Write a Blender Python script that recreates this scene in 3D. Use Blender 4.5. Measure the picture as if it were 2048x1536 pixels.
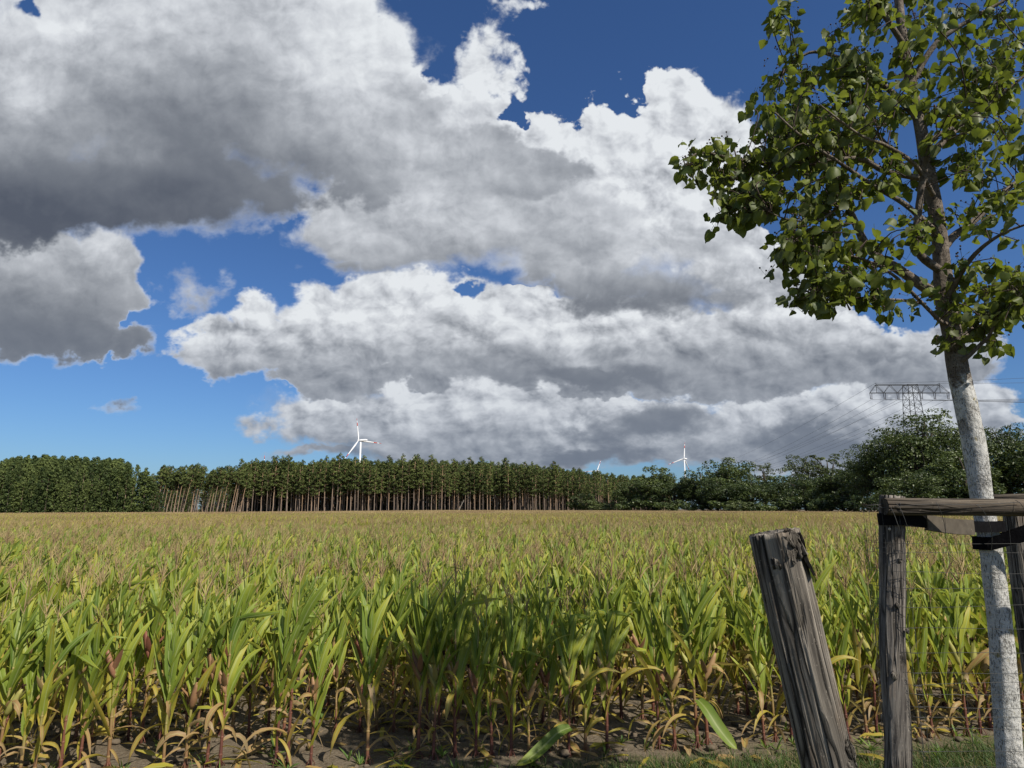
import bpy, bmesh, math, random
import numpy as np
from mathutils import Vector, Matrix, Euler, Quaternion

for o in list(bpy.data.objects):
    bpy.data.objects.remove(o)
scene = bpy.context.scene
COL = scene.collection
rad = math.radians

# ------------------------------------------------------------------ camera
EYE = 1.65
TILT = rad(10.4)
FPX = 1361.0            # focal length in pixels of the 2048 px wide photograph
CT, ST = math.cos(TILT), math.sin(TILT)
cam_data = bpy.data.cameras.new('camera')
cam_data.sensor_width = 36.0
cam_data.lens = 36.0 * FPX / 2048.0
cam_data.clip_start = 0.05
cam_data.clip_end = 20000.0
cam = bpy.data.objects.new('camera', cam_data)
COL.objects.link(cam)
cam.location = (0, 0, EYE)
cam.rotation_euler = (rad(90) + TILT, 0, 0)
scene.camera = cam


def ray(px, py):
    u, v = (px - 1024.0) / FPX, (768.0 - py) / FPX
    return Vector((u, CT - v * ST, ST + v * CT))


def at(px, py, dist):
    """The point seen at this pixel of the photograph, DIST metres ahead (world y)."""
    r = ray(px, py)
    return Vector((0, 0, EYE)) + r * (dist / r.y)


# ------------------------------------------------------------------ light
SUN_EL, SUN_AZ = rad(45), rad(137)      # azimuth clockwise from +Y: behind and to the right
sun_dir = Vector((math.sin(SUN_AZ) * math.cos(SUN_EL), math.cos(SUN_AZ) * math.cos(SUN_EL), math.sin(SUN_EL)))
sl = bpy.data.lights.new('sun', 'SUN')
sl.energy = 5.0
sl.angle = rad(0.53)
sl.color = (1.0, 0.93, 0.82)
sun = bpy.data.objects.new('sun', sl)
COL.objects.link(sun)
sun.rotation_euler = (-sun_dir).to_track_quat('-Z', 'Y').to_euler()

vs = scene.view_settings
vs.view_transform = 'Standard'
vs.look = 'None'
vs.exposure = 0.38
vs.gamma = 1.0
vs.use_curve_mapping = False
scene.render.engine = 'CYCLES'
cy = scene.cycles
cy.max_bounces = 6
cy.diffuse_bounces = 3
cy.glossy_bounces = 2
cy.transmission_bounces = 4
cy.transparent_max_bounces = 6
cy.sample_clamp_indirect = 4.0


# ------------------------------------------------------------------ node helper
class Nodes:
    def __init__(self, tree):
        self.t = tree
        self.n = tree.nodes
        self.l = tree.links

    def put(self, sock, val):
        if isinstance(val, bpy.types.NodeSocket):
            self.l.new(val, sock)
        elif val is not None:
            sock.default_value = val

    def math(self, op, a, b=None, c=None, clamp=False):
        n = self.n.new('ShaderNodeMath')
        n.operation = op
        n.use_clamp = clamp
        self.put(n.inputs[0], a)
        self.put(n.inputs[1], b)
        self.put(n.inputs[2], c)
        return n.outputs[0]

    def vec(self, op, a, b=None, scale=None):
        n = self.n.new('ShaderNodeVectorMath')
        n.operation = op
        self.put(n.inputs[0], a)
        self.put(n.inputs[1], b)
        if scale is not None:
            self.put(n.inputs['Scale'], scale)
        return n.outputs['Value'] if op in ('DOT_PRODUCT', 'LENGTH', 'DISTANCE') else n.outputs[0]

    def xyz(self, x, y, z):
        n = self.n.new('ShaderNodeCombineXYZ')
        for i, q in enumerate((x, y, z)):
            self.put(n.inputs[i], q)
        return n.outputs[0]

    def noise(self, vec, scale, detail=4, rough=0.5, dist=0.0, lac=2.0, color=False, dim='3D'):
        n = self.n.new('ShaderNodeTexNoise')
        n.noise_dimensions = dim
        self.put(n.inputs['Vector'], vec)
        n.inputs['Scale'].default_value = scale
        n.inputs['Detail'].default_value = detail
        n.inputs['Roughness'].default_value = rough
        n.inputs['Lacunarity'].default_value = lac
        n.inputs['Distortion'].default_value = dist
        return n.outputs['Color' if color else 'Fac']

    def voronoi(self, vec, scale, detail=0, rough=0.5, lac=2.0, feature='F1', out='Distance', smooth=None, dim='3D'):
        n = self.n.new('ShaderNodeTexVoronoi')
        n.voronoi_dimensions = dim
        n.feature = feature
        self.put(n.inputs['Vector'], vec)
        n.inputs['Scale'].default_value = scale
        n.inputs['Detail'].default_value = detail
        n.inputs['Roughness'].default_value = rough
        n.inputs['Lacunarity'].default_value = lac
        if smooth is not None:
            n.inputs['Smoothness'].default_value = smooth
        return n.outputs[out]

    def mix(self, fac, a, b, blend='MIX'):
        n = self.n.new('ShaderNodeMix')
        n.data_type = 'RGBA'
        n.blend_type = blend
        self.put(n.inputs[0], fac)
        self.put(n.inputs[6], a)
        self.put(n.inputs[7], b)
        return n.outputs[2]

    def remap(self, v, a, b, c=0.0, d=1.0, smooth=False):
        n = self.n.new('ShaderNodeMapRange')
        if smooth:
            n.interpolation_type = 'SMOOTHSTEP'
        self.put(n.inputs[0], v)
        for i, q in enumerate((a, b, c, d)):
            self.put(n.inputs[1 + i], q)
        return n.outputs[0]

    def ramp(self, fac, stops, interp='LINEAR'):
        n = self.n.new('ShaderNodeValToRGB')
        n.color_ramp.interpolation = interp
        e = n.color_ramp.elements
        while len(e) < len(stops):
            e.new(0.5)
        for k, (p, c) in enumerate(stops):
            e[k].position = p
            e[k].color = (c[0], c[1], c[2], 1)
        self.put(n.inputs[0], fac)
        return n.outputs[0]


# ------------------------------------------------------------------ sky with cumulus clouds
world = bpy.data.worlds.new('World')
scene.world = world
world.use_nodes = True
wt = world.node_tree
wt.nodes.clear()
W = Nodes(wt)
SKY_STRENGTH = 0.06
tc = wt.nodes.new('ShaderNodeTexCoord')
direction = tc.outputs['Generated']
sky = wt.nodes.new('ShaderNodeTexSky')
sky.sky_type = 'NISHITA'
sky.sun_disc = False
sky.sun_elevation = SUN_EL
sky.sun_rotation = SUN_AZ
sky.altitude = 100
sky.air_density = 1.0
sky.dust_density = 0.6
sky.ozone_density = 3.0
sky_col = W.mix(1.0, sky.outputs[0], (0.60, 0.87, 1.24, 1), 'MULTIPLY')

# a tangent plane about the direction the cloud bank lies in (world directions, not the lens)
AXIS, UP, RIGHT = (0, CT, ST), (0, -ST, CT), (1, 0, 0)
df = W.math('MAXIMUM', W.vec('DOT_PRODUCT', direction, AXIS), 0.15)
uu = W.math('DIVIDE', W.vec('DOT_PRODUCT', direction, RIGHT), df)
vv = W.math('DIVIDE', W.vec('DOT_PRODUCT', direction, UP), df)
P = W.xyz(uu, vv, 0.0)
elev = W.vec('DOT_PRODUCT', direction, (0, 0, 1))

# noise coordinate: features flatten towards the horizon
inside = W.math('MULTIPLY', W.remap(W.vec('DOT_PRODUCT', direction, AXIS), 0.60, 0.74, smooth=True),
                W.remap(elev, 0.70, 0.84, 1.0, 0.0, smooth=True))
hgt = W.math('MAXIMUM', W.math('ADD', vv, 0.1835), 0.0)
qy = W.math('ADD', hgt, W.math('MULTIPLY', W.math('LOGARITHM', W.math('ADD', hgt, 0.08), math.e), 0.11))
azim = W.math('ARCTAN2', W.vec('DOT_PRODUCT', direction, RIGHT), W.vec('DOT_PRODUCT', direction, (0, 1, 0)))
mixq = wt.nodes.new('ShaderNodeMix')
mixq.data_type = 'VECTOR'
W.put(mixq.inputs[0], inside)
W.put(mixq.inputs[4], W.xyz(azim, W.math('MULTIPLY', elev, 1.4), 0.0))
W.put(mixq.inputs[5], W.xyz(uu, qy, 0.0))
Q = W.vec('SCALE', mixq.outputs[1], scale=1.35)


def blob_value(p, cx, cy, rx, ry, rot=0.0):
    """1 at the middle of the ellipse, 0 on its rim, negative outside; pixel units of the photograph."""
    c = ((cx - 1024) / FPX, (768 - cy) / FPX, 0)
    d = W.vec('SUBTRACT', p, c)
    if rot:
        n = wt.nodes.new('ShaderNodeVectorRotate')
        n.rotation_type = 'Z_AXIS'
        W.put(n.inputs['Vector'], d)
        n.inputs['Angle'].default_value = rad(rot)
        d = n.outputs[0]
    d = W.vec('MULTIPLY', d, (FPX / rx, FPX / ry, 0))
    return W.math('SUBTRACT', 1.0, W.vec('LENGTH', d))


# cloud banks from the farthest (lowest) to the nearest (highest); pixel units of the photograph.
# blobs: centre, half axes, rotation, weight.  base / top: heights between which a bank brightens from its flat grey base
# to its sunlit top (the slope tilts both).  lo / hi: tones there.  flip decorrelates the shared relief.
BANKS = [
    dict(blobs=[(530, 846, 62, 34, 0, .3), (690, 835, 170, 90, 0, .6), (900, 850, 240, 110, 0, .8), (1150, 840, 170, 95, 0, .7), (1330, 870, 230, 90, 0, .7), (1560, 860, 260, 95, 0, .7), (1800, 830, 240, 105, 0, .8), (1960, 800, 100, 60, 0, .5),
                (760, 720, 170, 70, 0, .5), (1020, 780, 260, 70, 0, .6), (640, 905, 120, 22, 0, .35), (1000, 915, 300, 40, 0, .5), (1700, 905, 400, 50, 0, .6)],
         gaps=[], base=925, top=770, slope=0.0, lo=.42, hi=.84, relief=.54, soft=.12, flip=1),
    dict(blobs=[(1300, 850, 190, 50, -4, .4), (1230, 905, 240, 30, 0, .4), (700, 910, 130, 24, 0, .35), (1560, 890, 260, 40, 0, .35), (745, 775, 66, 38, 10, .25), (640, 820, 120, 30, 0, .2)],
         gaps=[], base=880, top=770, slope=0.0, lo=.17, hi=.38, relief=.16, soft=.34, flip=-1),
    dict(blobs=[(1340, 240, 105, 150, -10, .6), (1450, 300, 120, 130, -20, .6), (1300, 380, 260, 160, 0, .8), (1190, 270, 66, 80, 0, .35), (975, 135, 92, 108, 25, .35), (985, 72, 46, 56, 0, .2), (1560, 540, 110, 90, 0, .5), (1010, 8, 70, 24, 0, .12), (1600, 650, 190, 90, 15, .6),
                (1060, 320, 200, 110, 0, .6), (1480, 480, 140, 120, 0, .6), (860, 250, 200, 120, 0, .6)],
         gaps=[(1015, 212, 22, 22, 0, .2), (1560, 425, 60, 40, 20, .35)], base=680, top=280, slope=0.0, lo=.56, hi=.90, relief=.54, soft=.08, flip=1),
    dict(blobs=[(465, 705, 118, 64, 0, .5), (505, 640, 60, 50, 0, .35), (690, 670, 160, 90, 0, .6), (780, 600, 110, 70, 0, .6), (640, 735, 160, 50, 0, .5), (900, 660, 220, 110, 0, .8), (1150, 690, 280, 95, 0, .8), (1500, 715, 300, 85, -4, .7), (1820, 715, 210, 66, -3, .6), (1920, 690, 90, 46, 0, .4)],
         gaps=[(930, 575, 34, 14, 0, .35), (1035, 566, 30, 14, 0, .35)], base=775, top=580, slope=-0.02, lo=.36, hi=.92, relief=.54, soft=.09, flip=-1),
    dict(blobs=[(1130, 748, 270, 40, 2, .5), (960, 718, 160, 30, -2, .4), (885, 642, 76, 38, -8, .3), (990, 610, 54, 48, 40, .3), (1760, 704, 170, 22, -4, .3)],
         gaps=[], base=765, top=630, slope=0.0, lo=.18, hi=.40, relief=.16, soft=.30, flip=1),
    dict(blobs=[(1310, 575, 310, 80, 5, .7), (1200, 510, 240, 90, 0, .7), (1430, 600, 180, 50, 0, .5), (1380, 500, 120, 60, 0, .4)],
         gaps=[], base=625, top=440, slope=0.03, lo=.22, hi=.74, relief=.24, soft=.34, flip=-1),
    dict(blobs=[(840, 480, 250, 84, 0, .8), (740, 440, 190, 100, 0, .8), (1000, 440, 240, 100, -4, .8), (1130, 450, 170, 80, 0, .6), (690, 530, 80, 32, 0, .35), (900, 380, 300, 80, 0, .8)],
         gaps=[], base=565, top=430, slope=-0.02, lo=.26, hi=.64, relief=.26, soft=.26, flip=1),
    dict(blobs=[(50, 590, 190, 130, 0, .8), (215, 515, 72, 70, 30, .5), (240, 600, 52, 76, 15, .4), (280, 672, 62, 38, 10, .3), (150, 620, 130, 90, 0, .7), (230, 815, 24, 11, 0, .10), (380, 578, 34, 28, 0, .12)],
         gaps=[], base=870, top=600, slope=0.2, lo=.16, hi=.76, relief=.26, soft=.16, flip=-1),
    dict(blobs=[(300, 130, 560, 330, -6, 1.0), (20, 370, 300, 150, 0, 1.2), (330, 360, 360, 125, 2, 1.3), (640, 240, 360, 190, 4, 1.0), (690, 90, 150, 165, 0, .7), (848, 132, 42, 56, 0, .25), (930, 320, 260, 90, 4, .8), (1060, 330, 120, 62, 0, .5), (60, 30, 240, 120, 0, .6)],
         gaps=[(48, 15, 14, 14, 0, .3), (870, 150, 9, 24, 0, .2)], base=410, top=-60, slope=-0.09, lo=.09, hi=.72, relief=.24, soft=.26, flip=1),
]
# broad light and shade of the nearest bank: centre, half axes, rotation, weight
SHADES = [(240, 360, 400, 140, -4, -.08), (330, 190, 260, 120, -12, -.15), (740, 110, 200, 180, 0, .30), (90, 60, 110, 60, 0, .16), (55, 190, 60, 50, 0, .18), (230, 290, 150, 50, 20, .14), (760, 300, 260, 90, 0, .20), (60, 430, 200, 70, 0, -.06), (480, 60, 200, 110, -20, -.06),
          (980, 345, 280, 110, 0, .36), (640, 400, 200, 60, 0, .10)]


def coverage(p, bank):
    acc = None
    for cx, cy_, rx, ry, rot, w in bank['blobs']:
        b = W.math('MULTIPLY', blob_value(p, cx, cy_, rx, ry, rot), w)
        acc = b if acc is None else W.math('SMOOTH_MAX', acc, b, 0.08)
    for cx, cy_, rx, ry, rot, w in bank['gaps']:
        b = W.math('MULTIPLY', blob_value(p, cx, cy_, rx, ry, rot), -w)
        acc = W.math('SMOOTH_MIN', acc, b, 0.05)
    return acc


warp = W.vec('SUBTRACT', W.noise(Q, 5.0, 2, 0.55, color=True, dim='2D'), (0.5, 0.5, 0.5))
P_w = W.vec('ADD', P, W.vec('MULTIPLY', warp, (0.11, 0.07, 0.0)))
warp2 = W.vec('SUBTRACT', W.noise(Q, 20.0, 3, 0.6, color=True, dim='2D'), (0.5, 0.5, 0.5))
P_e = W.vec('ADD', P_w, W.vec('MULTIPLY', warp2, (0.045, 0.035, 0.0)))
q_warp = W.vec('SUBTRACT', W.noise(Q, 7.0, 3, 0.55, color=True, dim='2D'), (0.5, 0.5, 0.5))
Q_w = W.vec('ADD', Q, W.vec('SCALE', q_warp, scale=0.045))


def puffs(q):
    """Cauliflower relief of a cumulus: rounded lumps of several sizes."""
    a = W.voronoi(q, 7.0, 4, 0.55, 2.1, 'F1', dim='2D')
    b = W.noise(q, 7.0, 6, 0.58, dim='2D')
    return W.math('ADD', W.math('MULTIPLY', W.math('SUBTRACT', 0.5, a), 1.25), W.math('MULTIPLY', W.math('SUBTRACT', b, 0.5), 0.55))


puff = puffs(Q_w)
puff_l = puffs(W.vec('ADD', Q_w, (0.013, 0.022, 0.0)))      # a step towards the sun: up and right
relief = W.math('SUBTRACT', puff, puff_l)
mid_n = W.math('SUBTRACT', W.noise(Q_w, 15.0, 5, 0.58, dim='2D'), 0.5)
fine = W.math('SUBTRACT', W.noise(Q_w, 44.0, 6, 0.62, dim='2D'), 0.5)
rag = W.math('ADD', W.math('MULTIPLY', mid_n, 0.22), W.math('MULTIPLY', fine, 0.10))
patchy = W.remap(W.noise(Q, 2.6, 2, 0.5, dim='2D'), 0.38, 0.62, 0.6, 1.8)
cov_else = W.math('MULTIPLY', W.math('SUBTRACT', W.noise(Q, 1.1, 2, 0.5, dim='2D'), 0.44), 2.2)
outside = W.math('SUBTRACT', 1.0, inside)
sp_ = wt.nodes.new('ShaderNodeSeparateXYZ')
wt.links.new(P_w, sp_.inputs[0])
shade = None
for cx, cy_, rx, ry, rot, w in SHADES:
    b = W.math('MULTIPLY', W.remap(blob_value(P_w, cx, cy_, rx * 1.35, ry * 1.35, rot), 0.0, 0.85, smooth=True), w)
    shade = b if shade is None else W.math('ADD', shade, b)
shade = W.math('MULTIPLY', shade, inside)
TONES = [(0.0, (1.15, 1.35, 1.8)), (0.22, (2.5, 2.75, 3.2)), (0.46, (4.6, 4.9, 5.4)), (0.74, (7.6, 7.95, 8.5)), (1.0, (10.0, 10.4, 10.8))]
alpha, bright = None, None
for k, bank in enumerate(BANKS):
    cov = W.math('MULTIPLY', coverage(P_e, bank), inside)
    last = k == len(BANKS) - 1
    cov = W.math('ADD', cov, W.math('MULTIPLY', cov_else if last else -0.5, outside))
    edge = W.math('ADD', W.math('ADD', cov, W.math('MULTIPLY', puff, 0.12 * bank['flip'])), W.math('MULTIPLY', rag, float(bank['flip'])))
    al = W.remap(edge, 0.0, W.math('MULTIPLY', patchy, bank['soft']), smooth=True)
    vb, vt = (768 - bank['base']) / FPX, (768 - bank['top']) / FPX
    h = W.math('SUBTRACT', sp_.outputs[1], W.math('MULTIPLY', sp_.outputs[0], -bank['slope']))
    tone = W.remap(h, vb, vt, bank['lo'], bank['hi'], smooth=True)
    if last:
        tone = W.math('ADD', W.math('MULTIPLY', tone, inside), W.math('MULTIPLY', outside, 0.55))
        tone = W.math('ADD', tone, shade)
    lit = W.remap(tone, 0.15, 0.75)
    br = W.math('ADD', tone, W.math('MULTIPLY', relief, W.math('MULTIPLY_ADD', lit, bank['relief'], 0.05)))
    br = W.math('ADD', br, W.math('MULTIPLY', mid_n, W.math('MULTIPLY_ADD', lit, 0.18, 0.04)))
    br = W.math('ADD', br, W.math('MULTIPLY', fine, W.math('MULTIPLY_ADD', lit, 0.12, 0.02)))
    br = W.math('ADD', br, W.math('MULTIPLY', W.remap(edge, 0.0, 0.22, 1.0, 0.0), 0.10))
    if alpha is None:
        alpha, bright = al, br
    else:
        inv = W.math('SUBTRACT', 1.0, al)
        alpha = W.math('ADD', al, W.math('MULTIPLY', alpha, inv))
        bright = W.math('ADD', W.math('MULTIPLY', br, al), W.math('MULTIPLY', bright, inv))
alpha = W.math('MULTIPLY', alpha, W.remap(elev, -0.02, 0.0))
cloud_col = W.ramp(bright, TONES)
# distant cloud near the horizon takes the blue of the air in between
far_air = W.remap(elev, 0.02, 0.26, 0.38, 0.0)
cloud_col = W.mix(far_air, cloud_col, (2.4, 3.2, 4.6, 1))
final = W.mix(alpha, sky_col, cloud_col)
bg = wt.nodes.new('ShaderNodeBackground')
W.put(bg.inputs['Color'], final)
bg.inputs['Strength'].default_value = SKY_STRENGTH
wo = wt.nodes.new('ShaderNodeOutputWorld')
wt.links.new(bg.outputs[0], wo.inputs['Surface'])
world.cycles.sampling_method = 'MANUAL'
world.cycles.sample_map_resolution = 512


# ------------------------------------------------------------------ mesh helpers
class MB:
    """Collects vertices, faces and per-vertex values; build() links them as ONE mesh object."""

    def __init__(self):
        self.v, self.f, self.m, self.age, self.uv = [], [], [], [], []

    def add(self, verts, faces, age=0.0, uv=None, mat=0):
        k = len(self.v)
        self.v.extend([tuple(p) for p in verts])
        n = len(verts)
        self.age.extend(age if isinstance(age, (list, tuple, np.ndarray)) else [age] * n)
        self.uv.extend(uv if uv is not None else [(0.5, 0.5)] * n)
        self.f.extend([tuple(i + k for i in fc) for fc in faces])
        self.m.extend([mat] * len(faces))

    def join(self, other, M=None, mat_shift=0, age_shift=0.0):
        k = len(self.v)
        self.v.extend(other.v if M is None else [tuple(M @ Vector(p)) for p in other.v])
        self.age.extend([a + age_shift for a in other.age])
        self.uv.extend(other.uv)
        self.f.extend([tuple(i + k for i in fc) for fc in other.f])
        self.m.extend([q + mat_shift for q in other.m])

    def mesh(self, name, mats, smooth=True):
        me = bpy.data.meshes.new(name)
        me.from_pydata(self.v, [], self.f)
        for m in (mats if isinstance(mats, (list, tuple)) else [mats]):
            me.materials.append(m)
        nf = len(self.f)
        if any(self.m):
            me.polygons.foreach_set('material_index', self.m)
        if smooth:
            me.polygons.foreach_set('use_smooth', [True] * nf)
        at_ = me.attributes.new('age', 'FLOAT', 'POINT')
        at_.data.foreach_set('value', np.asarray(self.age, dtype=np.float32))
        au = me.attributes.new('across', 'FLOAT_VECTOR', 'POINT')
        u3 = np.zeros((len(self.v), 3), dtype=np.float32)
        u3[:, :2] = np.asarray(self.uv, dtype=np.float32).reshape(-1, 2)
        au.data.foreach_set('vector', u3.ravel())
        me.update()
        return me

    def build(self, name, mats, parent=None, smooth=True):
        return link(name, self.mesh(name, mats, smooth), parent)


def link(name, me, parent=None):
    o = bpy.data.objects.new(name, me)
    COL.objects.link(o)
    if parent is not None:
        o.parent = parent
    return o


def thing(name, label, cat, loc=(0, 0, 0), group=None, rotz=0.0):
    o = bpy.data.objects.new(name, None)
    o.empty_display_size = 0.1
    COL.objects.link(o)
    o.location = loc
    o.rotation_euler = (0, 0, rotz)
    return tag(o, label, cat, group)


def tag(o, label=None, cat=None, group=None, kind=None):
    for k, q in (('label', label), ('category', cat), ('group', group), ('kind', kind)):
        if q:
            o[k] = q
    return o


def copy_tree(o, parent=None):
    c = o.copy()
    COL.objects.link(c)
    if parent is not None:
        c.parent = parent
    for ch in list(o.children):
        copy_tree(ch, c)
    return c


def frame_at(d, up=Vector((0, 0, 1))):
    d = Vector(d).normalized()
    if abs(d.dot(up)) > 0.98:
        up = Vector((0, 1, 0))
    s = d.cross(up).normalized()
    return d, s, s.cross(d).normalized()


def tube(mb, pts, radii, sides=8, cap=True, age=0.0, mat=0, jitter=None):
    """A tapering tube along PTS; age may be a list per point; jitter(i, k) scales the radius."""
    pts = [Vector(p) for p in pts]
    n = len(pts)
    ref = Vector((0.13, 1, 0.07)) if abs((pts[-1] - pts[0]).normalized().z) > 0.7 else Vector((0, 0, 1))
    verts, ages, uvs = [], [], []
    for i, p in enumerate(pts):
        d = (pts[min(i + 1, n - 1)] - pts[max(i - 1, 0)])
        d, s, u = frame_at(d, ref)
        r = radii[i] if isinstance(radii, (list, tuple)) else radii
        for k in range(sides):
            a = 2 * math.pi * k / sides
            rr = r * (jitter(i, k) if jitter else 1.0)
            verts.append(p + s * (rr * math.cos(a)) + u * (rr * math.sin(a)))
            ages.append(age[i] if isinstance(age, (list, tuple)) else age)
            uvs.append((k / sides, i / max(1, n - 1)))
    faces = []
    for i in range(n - 1):
        for k in range(sides):
            k2 = (k + 1) % sides
            faces.append((i * sides + k, i * sides + k2, (i + 1) * sides + k2, (i + 1) * sides + k))
    if cap:
        faces.append(tuple(range(sides - 1, -1, -1)))
        faces.append(tuple((n - 1) * sides + k for k in range(sides)))
    mb.add(verts, faces, ages, uvs, mat)


def beam(mb, p, q, w, h=None, mat=0, age=0.0):
    p, q = Vector(p), Vector(q)
    h = h or w
    d, s, u = frame_at(q - p)
    vs_ = []
    for c in (p, q):
        for a, b in ((-1, -1), (1, -1), (1, 1), (-1, 1)):
            vs_.append(c + s * (a * w / 2) + u * (b * h / 2))
    mb.add(vs_, [(3, 2, 1, 0), (4, 5, 6, 7), (0, 1, 5, 4), (1, 2, 6, 5), (2, 3, 7, 6), (3, 0, 4, 7)], age, None, mat)


def smooth_path(pts, n):
    """Catmull-Rom through PTS, N points."""
    P_ = [Vector(p) for p in pts]
    if len(P_) == 2:
        return [P_[0].lerp(P_[1], i / (n - 1)) for i in range(n)]
    out = []
    m = len(P_) - 1
    for i in range(n):
        t = i / (n - 1) * m
        k = min(int(t), m - 1)
        f = t - k
        a, b, c, d = P_[max(k - 1, 0)], P_[k], P_[k + 1], P_[min(k + 2, m)]
        out.append(0.5 * ((2 * b) + (c - a) * f + (2 * a - 5 * b + 4 * c - d) * f * f + (3 * b - a - 3 * c + d) * f ** 3))
    return out


# ------------------------------------------------------------------ materials
def new_mat(name):
    m = bpy.data.materials.new(name)
    m.use_nodes = True
    m.node_tree.nodes.clear()
    N = Nodes(m.node_tree)
    out = N.n.new('ShaderNodeOutputMaterial')
    return m, N, out


def attr(N, name, out='Fac'):
    n = N.n.new('ShaderNodeAttribute')
    n.attribute_name = name
    return n.outputs[out]


def obj_random(N):
    return N.n.new('ShaderNodeObjectInfo').outputs['Random']


def obj_coord(N):
    return N.n.new('ShaderNodeTexCoord').outputs['Object']


def world_pos(N):
    return N.n.new('ShaderNodeNewGeometry').outputs['Position']


def principled(N, out, color, rough=0.7, spec=0.3, bump=None, bump_strength=0.5, bump_dist=0.01, metal=0.0):
    b = N.n.new('ShaderNodeBsdfPrincipled')
    N.put(b.inputs['Base Color'], color)
    N.put(b.inputs['Roughness'], rough)
    N.put(b.inputs['Specular IOR Level'], spec)
    b.inputs['Metallic'].default_value = metal
    if bump is not None:
        bn = N.n.new('ShaderNodeBump')
        bn.inputs['Strength'].default_value = bump_strength
        bn.inputs['Distance'].default_value = bump_dist
        N.put(bn.inputs['Height'], bump)
        N.l.new(bn.outputs[0], b.inputs['Normal'])
    if out is not None:
        N.l.new(b.outputs[0], out.inputs['Surface'])
    return b


def leafy(N, out, color, back=None, translucent=0.3, rough=0.5, spec=0.3, glow=None):
    """A thin leaf: reflects on both sides and lets some light through."""
    if back is not None:
        g = N.n.new('ShaderNodeNewGeometry')
        color_s = N.mix(g.outputs['Backfacing'], color, back)
    else:
        color_s = color
    b = principled(N, None, color_s, rough, spec)
    t = N.n.new('ShaderNodeBsdfTranslucent')
    N.put(t.inputs['Color'], glow if glow is not None else color)
    mx = N.n.new('ShaderNodeMixShader')
    mx.inputs[0].default_value = translucent
    N.l.new(b.outputs[0], mx.inputs[1])
    N.l.new(t.outputs[0], mx.inputs[2])
    N.l.new(mx.outputs[0], out.inputs['Surface'])


def mat_plain(name, color, rough=0.7, spec=0.3, metal=0.0, vary=0.25, scale=6.0):
    m, N, out = new_mat(name)
    n = N.noise(obj_coord(N), scale, 5, 0.6)
    c = N.mix(N.remap(n, 0.3, 0.7), tuple(q * (1 - vary) for q in color) + (1,), tuple(min(1, q * (1 + vary)) for q in color) + (1,))
    principled(N, out, c, rough, spec, n, 0.2, 0.01, metal)
    return m


def mat_corn_leaf():
    m, N, out = new_mat('corn_leaf')
    age = attr(N, 'age')
    rnd = obj_random(N)
    pos = world_pos(N)
    patch = N.noise(pos, 0.09, 3, 0.5)
    a = N.math('ADD', age, N.math('MULTIPLY_ADD', rnd, 0.22, -0.12))
    a = N.math('ADD', a, N.math('MULTIPLY_ADD', patch, 0.5, -0.25))
    a = N.math('ADD', a, N.math('MULTIPLY_ADD', N.noise(pos, 14.0, 3, 0.6), 0.16, -0.08))
    col = N.ramp(a, [(0.0, (0.075, 0.150, 0.032)), (0.28, (0.225, 0.295, 0.042)), (0.50, (0.38, 0.39, 0.052)), (0.68, (0.44, 0.34, 0.058)), (0.80, (0.40, 0.25, 0.105)), (1.0, (0.36, 0.255, 0.15))])
    u = N.n.new('ShaderNodeSeparateXYZ')
    N.l.new(attr(N, 'across', 'Vector'), u.inputs[0])
    rib = N.math('ABSOLUTE', N.math('SUBTRACT', u.outputs[0], 0.5))
    rib_m = N.remap(rib, 0.03, 0.09, 0.5, 0.0)
    veins = N.math('SINE', N.math('MULTIPLY', u.outputs[0], 95.0))
    col = N.mix(N.math('MULTIPLY_ADD', veins, 0.07, 0.07), col, (0.03, 0.06, 0.015, 1))
    col = N.mix(rib_m, col, (0.42, 0.46, 0.20, 1))
    leafy(N, out, col, None, 0.42, 0.5, 0.26, N.mix(0.35, col, (0.32, 0.36, 0.03, 1)))
    return m


def mat_stalk():
    m, N, out = new_mat('corn_stalk')
    a = N.math('ADD', attr(N, 'age'), N.math('MULTIPLY_ADD', obj_random(N), 0.5, -0.25))
    a = N.math('ADD', a, N.math('MULTIPLY_ADD', N.noise(world_pos(N), 9.0, 3, 0.6), 0.3, -0.15))
    col = N.ramp(a, [(0.0, (0.095, 0.035, 0.026)), (0.28, (0.15, 0.062, 0.038)), (0.48, (0.24, 0.165, 0.065)), (0.8, (0.19, 0.22, 0.055))])
    principled(N, out, col, 0.5, 0.35)
    return m


def mat_tassel():
    m, N, out = new_mat('corn_tassel')
    a = N.math('ADD', N.math('MULTIPLY', obj_random(N), 0.6), N.math('MULTIPLY', N.noise(world_pos(N), 5.0, 3, 0.6), 0.4))
    col = N.ramp(a, [(0.0, (0.26, 0.165, 0.10)), (0.5, (0.40, 0.295, 0.15)), (1.0, (0.50, 0.41, 0.20))])
    leafy(N, out, col, None, 0.15, 0.8, 0.1)
    return m


def mat_husk():
    m, N, out = new_mat('corn_husk')
    a = N.math('ADD', N.math('MULTIPLY', obj_random(N), 0.75), N.math('MULTIPLY', N.noise(obj_coord(N), 30.0, 3, 0.6), 0.25))
    col = N.ramp(a, [(0.0, (0.15, 0.042, 0.036)), (0.25, (0.22, 0.11, 0.06)), (0.5, (0.31, 0.21, 0.09)), (0.8, (0.27, 0.25, 0.07)), (1.0, (0.22, 0.25, 0.06))])
    principled(N, out, col, 0.55, 0.3)
    return m


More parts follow.
